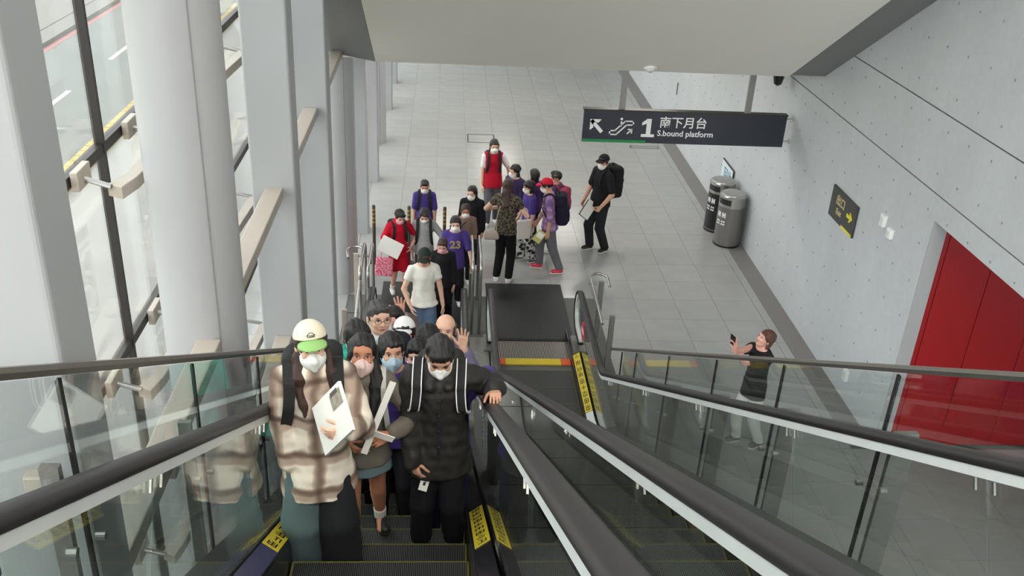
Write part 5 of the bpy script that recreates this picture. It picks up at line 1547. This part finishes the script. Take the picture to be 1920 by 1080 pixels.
p11 = person('person in pink top looking down in front of the waving mauve shirt', (-0.095, 6.32, tz(6.32)), 1.70, yaw=0, hs=1.06, near=True, head=(6, 16, 0), skin='skin_rosy', hair='longbob', mask='mask_rose', top=dict(m=cloth((222, 160, 170)), sleeve=0.42, hem=0.47, collar=0.02, wr=0.004), bottom=dict(m=cloth((44, 44, 52)), hem=0.03), shoes=dict(m='shoe_white'))
p12 = person('person in mauve shirt waving a raised palm behind the puffer jacket', (0.035, 6.72, tz(6.72)), 1.77, yaw=-4, hs=1.02, fat=1.05, near=True, head=(-3, -14, 0), skin='skin_light', hair='balding', hairm='hair_greying', smile=1, armB=dict(w=(0.175, 6.38, 3.02), e=(0.3, 0.5, -1), fd=(0.0, 0.05, 1), pn=(-0.1, -1, 0.15), pose='open'),
             top=dict(m=cloth((118, 112, 138)), sleeve=0.9, hem=0.46, collar=0.02, wr=0.004), bottom=dict(m=cloth((56, 54, 52)), hem=0.03), shoes=dict(m='shoe_black'))

# ---- stepping on at the lower landing
p14 = person('person in white top, blue jeans and dark green cap stepping onto the escalator', (-0.235, 11.28, 0), 1.62, yaw=6, hs=1.02, head=(-10, 14, 4), skin='skin_light', hair='longbob', hairm='hair_auburn', mask=None, cap=dict(m=cloth((44, 56, 50))), armA=dict(t=(-0.115, -0.09, 0.52), e=(-0.8, 0.4, -0.2)), armB=dict(t=(0.16, -0.02, 0.48)),
             top=dict(m=cloth((238, 234, 226)), sleeve=0.22, inf=0.018, hem=0.50, flare=0.02, wr=0.006), bottom=dict(m='jeans_blue', w=0.045, inf=0.016, hem=0.03), shoes=dict(m='shoe_white'))
bk = empty('bucket_bag', (-0.47, 11.08, 0.55)); tag(bk, 'dark brown bucket bag hanging beside the blue jeans', 'bag')
M('bag_brown', (56, 38, 36), rough=0.6, var=0.1)
auto_smooth(G().lathe([(0.085, 0.0), (0.10, 0.01), (0.118, 0.24), (0.112, 0.242), (0.10, 0.2)], (-0.47, 11.08, 0.42), 24).mk('bag_body', 'bag_brown', bk))
G().tube(smooth_pts([V3(-0.57, 11.08, 0.66), V3(-0.53, 11.1, 0.84), V3(-0.44, 11.1, 0.86), V3(-0.37, 11.08, 0.66)]), 0.009, 6).mk('bag_handle', 'bag_brown', bk)
p15 = person('person in open dark jacket with pink mask beside the white top', (0.01, 12.2, 0), 1.36, yaw=0, hs=1.1, head=(-8, 14, 0), skin='skin_rosy', hair='short', hairm='hair_brown', mask='mask_rose', top=dict(m=cloth((150, 128, 126)), sleeve=0.3), jacket=dict(m=cloth((30, 28, 32)), sleeve=0.92, inf=0.018, hem=0.45, name='jacket'), bottom=dict(m=cloth((22, 22, 26)), w=0.02, hem=0.04), feet=[(-0.06, -0.05, 0), (0.06, 0.06, 0)], shoes=dict(m='shoe_white'))
p16 = person('person in purple shirt printed with number 23 and white mask', (0.185, 12.78, 0), 1.445, yaw=4, hs=1.1, head=(-4, 4, 0), skin='skin_light', hair='bob', hairm='hair_black', mask='mask_white', armB=dict(t=(0.17, -0.14, 0.50), e=(0.7, 0.6, 0), pose='hold'), top=dict(m='purple', sleeve=0.45, inf=0.016, hem=0.44), bottom=dict(m=cloth((26, 26, 32)), w=0.015, hem=0.04), shoes=dict(m='shoe_white'))
A16 = np.stack([V3(1, 0, 0), p16['tv'], -p16['fw']], 1)
q = p16['tp'](0.52, -0.055, (p16['dep'](0.52) + 0.020) / p16['h'])
mm = Matrix(((1, 0, 0, q[0]), (0, 0, -1, q[1]), (0, 1, 0, q[2]), (0, 0, 0, 1)))
M('print_gold', (168, 150, 112), rough=0.7)
o = text_mesh('shirt_number', '23', 0.16, 'print_gold', mm, None, 0.004, bold=0.006); o.parent = p16['root']
p17 = person('person in brown top with white mask behind the purple 23 shirt', (0.345, 13.5, 0), 1.345, yaw=6, hs=1.1, head=(-6, 4, 0), skin='skin_tan', hair='tied', hairm='hair_brown', mask='mask_white', top=dict(m=cloth((126, 104, 96)), sleeve=0.45, inf=0.014), bottom=dict(m=cloth((24, 24, 28)), hem=0.04), shoes=dict(m='shoe_white'))
sl = empty('sling_bag', (0.35, 13.35, 0.75)); tag(sl, 'black bag carried in front of the brown top', 'bag')
s = Sdf(); s.box((0.42, 13.36, 0.72), (0.13, 0.07, 0.09), 0.04, 0); np_mesh('bag_body', [s.nets(0.013)], 'black_fabric', None); _o = bpy.context.scene.collection.objects[-1]; adopt(_o, sl)
G().tube(smooth_pts([V3(0.33, 13.36, 0.78), V3(0.28, 13.38, 1.0), V3(0.36, 13.42, 1.09)]), 0.008, 6).mk('bag_strap', 'black_fabric', sl)
p18 = person('person in black jacket and white mask behind the brown top', (0.46, 14.0, 0), 1.455, yaw=-10, hs=1.08, head=(-14, 8, 0), skin='skin_light', hair='long', mask='mask_white', top=dict(m=cloth((28, 28, 34)), sleeve=0.93, inf=0.020, hem=0.44, collar=0.02), bottom=dict(m=cloth((24, 24, 28)), hem=0.04), feet=[(-0.05, -0.04, 0), (0.06, 0.05, 0)], shoes=dict(m='shoe_white'))
G().box(-0.11, -0.06, -0.118, -0.108, 0.92, 1.02).mk('arm_print', 'print_white', p18['root'], local=True)
p19 = person('person in red polo and red shorts carrying a pink tote and white papers', (-0.655, 13.12, 0), 1.41, yaw=18, hs=1.1, head=(10, 22, 0), skin='skin_rosy', hair='short', mask='mask_rose', armA=dict(t=(-0.105, -0.10, 0.545), e=(-0.8, 0.5, -0.2), pose='grip'), armB=dict(t=(0.12, -0.08, 0.58), e=(0.8, 0.5, -0.2)), feet=[(-0.06, 0.03, 0), (0.06, -0.06, 6)],
             top=dict(m=cloth((196, 18, 44)), sleeve=0.42, inf=0.016, hem=0.47, collar=0.015), bottom=dict(m=cloth((176, 16, 38)), hem=0.30, w=0.03, inf=0.016), shoes=dict(m='shoe_white', sock=0.2))
backpack(p19, 'black backpack worn over the red polo', 'black_fabric', off=0.02)
tb = empty('tote_bag', (-0.90, 12.95, 0.42)); tag(tb, 'pink patterned tote bag carried by the person in red', 'bag')
mt = Matrix.Translation((-0.86, 12.93, 0.54)) @ Matrix.Rotation(R(4), 4, 'Y')
G().box(-0.13, 0.13, -0.035, 0.035, -0.15, 0.14, mt).mk('bag_body', 'bag_pink', tb, bevel=0.02, seg=3)
M('pink', (240, 150, 170), rough=0.8)
for dy in (-0.03, 0.03):
    G().tube([tuple(mt @ Vector(q)) for q in smooth_pts([V3(-0.06, dy, 0.14), V3(-0.05, dy, 0.24), V3(0.0, dy * 0.4, 0.28), V3(0.05, dy, 0.24), V3(0.06, dy, 0.14)])], 0.007, 6).mk('bag_handle', 'pink', tb)
plate('paper_sheet', 'white sheet of paper held in front of the red polo', 'paper', (-0.76, 12.88, 0.88), (0.34, 0.24, 0.006), (R(62), R(28), R(0)), 'paper')
p20 = person('person in grey shirt with black straps looking down in front of the banded posts', (-0.275, 13.22, 0), 1.40, yaw=0, hs=1.1, head=(2, 26, 0), skin='skin_rosy', hair='bob', mask='mask_white', armB=dict(t=(0.15, -0.12, 0.56), e=(0.8, 0.5, 0)), top=dict(m=cloth((158, 158, 158)), sleeve=0.85, inf=0.016, hem=0.46), bottom=dict(m=cloth((70, 70, 74)), hem=0.04), shoes=dict(m='shoe_grey'))
backpack(p20, 'black backpack worn over the grey shirt', 'black_fabric', off=0.02, t_end=0.2, xin=0.062)
p21 = person('person in purple shirt and white mask walking between the banded posts', (-0.30, 14.42, 0), 1.385, yaw=0, hs=1.1, head=(4, 12, 0), skin='skin_mid', hair='buzz', mask='mask_white', armB=dict(t=(0.12, -0.06, 0.47), e=(0.9, 0.3, 0)), top=dict(m='purple', sleeve=0.45, inf=0.015, hem=0.46), bottom=dict(m=cloth((40, 40, 46)), hem=0.04), shoes=dict(m='shoe_white'))
backpack(p21, 'dark backpack worn over the purple shirt between the posts', 'black_fabric', off=0.02)

# ---- standing in the concourse
p22 = person('person in red vest over white sleeves with white mask, farthest down the concourse', (0.87, 15.9, 0), 1.60, yaw=4, hs=1.03, head=(2, 6, 0), skin='skin_light', hair='bob', mask='mask_white', armB=dict(t=(0.19, 0.0, 0.50), e=(0.8, 0.5, 0)), feet=[(-0.06, -0.06, 0), (0.06, 0.06, 0)], top=dict(m=cloth((232, 230, 228)), sleeve=0.34, inf=0.010, hem=0.48), jacket=dict(m=cloth((176, 20, 44)), sleeve=0.0, inf=0.022, hem=0.46, name='vest'), bottom=dict(m=cloth((92, 90, 96)), w=0.012, hem=0.03), shoes=dict(m='shoe_white'))
backpack(p22, 'black backpack worn over the red vest', 'black_fabric', off=0.026)
p23 = person('person in dark purple top with white mask standing beside the red vest', (1.20, 15.05, 0), 1.45, yaw=-40, hs=1.1, head=(-20, 4, 0), skin='skin_light', hair='bob', mask='mask_white', top=dict(m='purple_dark', sleeve=0.6, inf=0.02, hem=0.44), bottom=dict(m=cloth((28, 26, 30)), hem=0.04), shoes=dict(m='shoe_black'))
p24 = person('person in purple top facing away behind the patterned trousers', (1.52, 14.98, 0), 1.40, yaw=-150, hs=1.1, head=(0, 0, 0), skin='skin_light', hair='bob', mask=None, top=dict(m=cloth((86, 60, 120)), sleeve=0.45, inf=0.016), bottom=dict(m=cloth((40, 40, 44)), hem=0.04), shoes=dict(m='shoe_white'))
p25 = person('person in purple shirt and patterned trousers carrying a white tote bag', (1.40, 14.38, 0), 1.42, yaw=-75, hs=1.08, head=(-10, 8, 0), skin='skin_light', hair='bob', mask='mask_white', armA=dict(t=(-0.13, -0.08, 0.50), e=(-0.6, 0.8, 0), pose='grip'), feet=[(-0.05, -0.07, 0), (0.05, 0.07, 0)], top=dict(m='purple', sleeve=0.42, inf=0.016), bottom=dict(m='pattern_pants', w=0.03, inf=0.014, hem=0.04), shoes=dict(m='shoe_grey'))
wt = empty('white_tote', (1.28, 14.12, 0.5)); tag(wt, 'white tote bag hanging beside the patterned trousers', 'bag')
mt = Matrix.Translation((1.31, 14.13, 0.68)) @ Matrix.Rotation(R(20), 4, 'Z')
M('tote_white', (232, 226, 220), rough=0.85)
G().box(-0.12, 0.12, -0.03, 0.03, -0.17, 0.16, mt).mk('bag_body', 'tote_white', wt, bevel=0.02, seg=3)
G().tube([tuple(mt @ Vector(q)) for q in smooth_pts([V3(-0.06, 0, 0.16), V3(-0.04, 0, 0.34), V3(0.04, 0, 0.34), V3(0.06, 0, 0.16)])], 0.008, 6).mk('bag_handle', 'tote_white', wt)
p26 = person('person in red cap, lilac plaid shirt, grey trousers and pink-red shoes', (1.72, 14.02, 0), 1.60, yaw=-95, hs=1.02, lean=6, head=(-8, 16, 0), skin='skin_mid', hair='short', mask='mask_white', cap=dict(m=cloth((206, 34, 62))), armA=dict(t=(-0.12, -0.12, 0.50), e=(-0.5, 0.9, 0), pose='hold'), feet=[(-0.055, -0.10, 0), (0.055, 0.11, 4)], top=dict(m='plaid_lilac', sleeve=0.6, inf=0.016, hem=0.47), bottom=dict(m=cloth((104, 104, 110)), w=0.012, hem=0.05), shoes=dict(m='shoe_red'))
backpack(p26, 'dark navy backpack worn over the lilac plaid shirt', cloth((30, 28, 46)), off=0.02, size=(0.10, 0.06, 0.16))
fb = empty('booklet', (1.6, 13.78, 0.7)); tag(fb, 'grey and yellow booklet held by the person in the red cap', 'booklet')
mt = Matrix.Translation((1.53, 13.80, 0.70)) @ Euler((R(70), R(35), R(-10))).to_matrix().to_4x4()
M('booklet_yellow', (196, 190, 120), rough=0.6)
G().box(-0.07, 0.07, -0.10, 0.10, -0.004, 0.004, mt).mk('cover', 'booklet_yellow', fb); G().box(-0.05, 0.05, -0.02, 0.07, 0.0045, 0.006, mt).mk('printed_panel', 'paper', fb)
p27 = person('person wearing a pink backpack half hidden behind the red cap', (1.86, 14.78, 0), 1.45, yaw=-120, hs=1.1, head=(0, 0, 0), skin='skin_mid', hair='short', mask='mask_white', top=dict(m=cloth((90, 70, 110)), sleeve=0.45), bottom=dict(m=cloth((50, 50, 56)), hem=0.04), shoes=dict(m='shoe_white'))
backpack(p27, 'pink and dark backpack at the rear of the concourse group', cloth((150, 60, 88)), off=0.02)
p28 = person('person seen from behind in patterned top and black trousers by the black landing', (0.985, 13.62, 0), 1.72, yaw=162, hs=0.97, bw=0.95, head=(10, 8, 0), skin='skin_light', hair='long', hairm='hair_brown', mask='mask_white', armA=dict(t=(-0.11, -0.16, 0.66), e=(-0.6, 0.7, -0.3), pose='hold'), armB=dict(t=(0.11, -0.15, 0.66), e=(0.8, 0.5, -0.3), pose='hold'), feet=[(-0.05, 0.0, 0), (0.065, 0.0, 0)],
             top=dict(m='pattern_top', sleeve=0.20, inf=0.012, hem=0.485), bottom=dict(m=cloth((18, 18, 22)), w=0.006, inf=0.010, hem=0.045), shoes=dict(m='shoe_white', sole='sole_white'))
hb = empty('shoulder_bag', (0.80, 13.55, 0.82)); tag(hb, 'beige shoulder bag hanging by the patterned top', 'bag')
M('bag_beige', (190, 172, 160), rough=0.6, var=0.05)
s = Sdf(); s.box((0.765, 13.60, 0.80), (0.12, 0.05, 0.075), 0.035, 0); np_mesh('bag_body', [s.nets(0.011)], 'bag_beige', None); adopt(COL.objects[-1], hb)
G().tube(smooth_pts([V3(0.84, 13.56, 0.86), V3(0.83, 13.53, 1.12), V3(0.90, 13.56, 1.36), V3(0.86, 13.64, 1.15), V3(0.80, 13.66, 0.86)]), 0.006, 6).mk('bag_strap', 'bag_beige', hb)
p29 = person('person all in black with cap, white mask and backpack standing alone on the tiles', (2.64, 14.86, 0), 1.73, yaw=-62, hs=1.0, bw=1.08, fat=1.12, head=(22, 4, 0), skin='skin_mid', hair='short', mask='mask_white', cap=dict(m=cloth((28, 28, 30))), armA=dict(t=(-0.10, -0.12, 0.53), e=(-0.7, 0.8, 0), pose='hold'), armB=dict(t=(0.135, -0.09, 0.53), e=(0.5, 0.9, 0), pose='grip'), feet=[(-0.06, -0.05, 0), (0.06, 0.05, 6)],
             top=dict(m=cloth((26, 27, 28)), sleeve=0.42, inf=0.014, hem=0.49, collar=0.015), bottom=dict(m=cloth((34, 36, 40)), w=0.014, inf=0.012, hem=0.035), shoes=dict(m='shoe_black', sole='sole_white'))
backpack(p29, 'black backpack worn by the person all in black', cloth((24, 24, 26)), off=0.02, size=(0.10, 0.065, 0.16), tz=0.62)
fo = empty('folder', (2.4, 14.7, 0.8)); tag(fo, 'dark folder with white papers held by the person all in black', 'folder')
mt = Matrix.Translation((2.42, 14.72, 0.80)) @ Euler((R(80), R(40), R(20))).to_matrix().to_4x4()
G().box(-0.11, 0.11, -0.15, 0.15, -0.008, 0.004, mt).mk('cover', cloth((40, 42, 44)), fo); G().box(-0.10, 0.10, -0.14, 0.165, 0.0045, 0.010, mt).mk('papers', 'paper', fo)
p30 = person('person in black shirt and white trousers raising a phone beyond the glass guard', (3.70, 9.30, 0), 1.585, yaw=-68, hs=1.02, head=(-12, -22, 0), skin='skin_rosy', hair='bob', hairm='hair_auburn', smile=0, armA=dict(w=(3.30, 9.08, 1.44), e=(-0.4, 0.5, -1), fd=(-0.2, 0.05, 1), pn=(-0.6, -0.7, 0.1), pose='hold'), armB=dict(w=(3.36, 9.20, 1.42), e=(0.2, 0.4, -1), fd=(-0.25, 0.0, 1), pn=(-0.7, -0.5, 0.1), pose='hold'), feet=[(-0.06, -0.05, 0), (0.06, 0.07, 0)],
             near=True, top=dict(m=cloth((34, 33, 34)), sleeve=0.36, inf=0.014, hem=0.45, wr=0.004), bottom=dict(m=cloth((222, 222, 216)), w=0.006, inf=0.010, hem=0.04), shoes=dict(m='shoe_grey', sole='sole_white'))
ph = empty('smartphone', (3.27, 9.1, 1.55)); tag(ph, 'dark smartphone raised by the person behind the glass guard', 'phone')
mt = Matrix.Translation((3.275, 9.105, 1.56)) @ Euler((R(10), R(-16), R(28))).to_matrix().to_4x4()
M('phone_case', (40, 38, 44), rough=0.3); emission('phone_screen', (230, 230, 235), 0.6)
G().box(-0.005, 0.005, -0.038, 0.038, -0.078, 0.078, mt).mk('case', 'phone_case', ph, bevel=0.004); G().box(0.0052, 0.006, -0.033, 0.033, -0.07, 0.07, mt).mk('screen', 'phone_screen', ph)
pr = p30; q = pr['toW'](pr['tp'](0.30, 0, (pr['dep'](0.3) + 0.016) / pr['h']))
M('shirt_band', (96, 94, 66), rough=0.8)
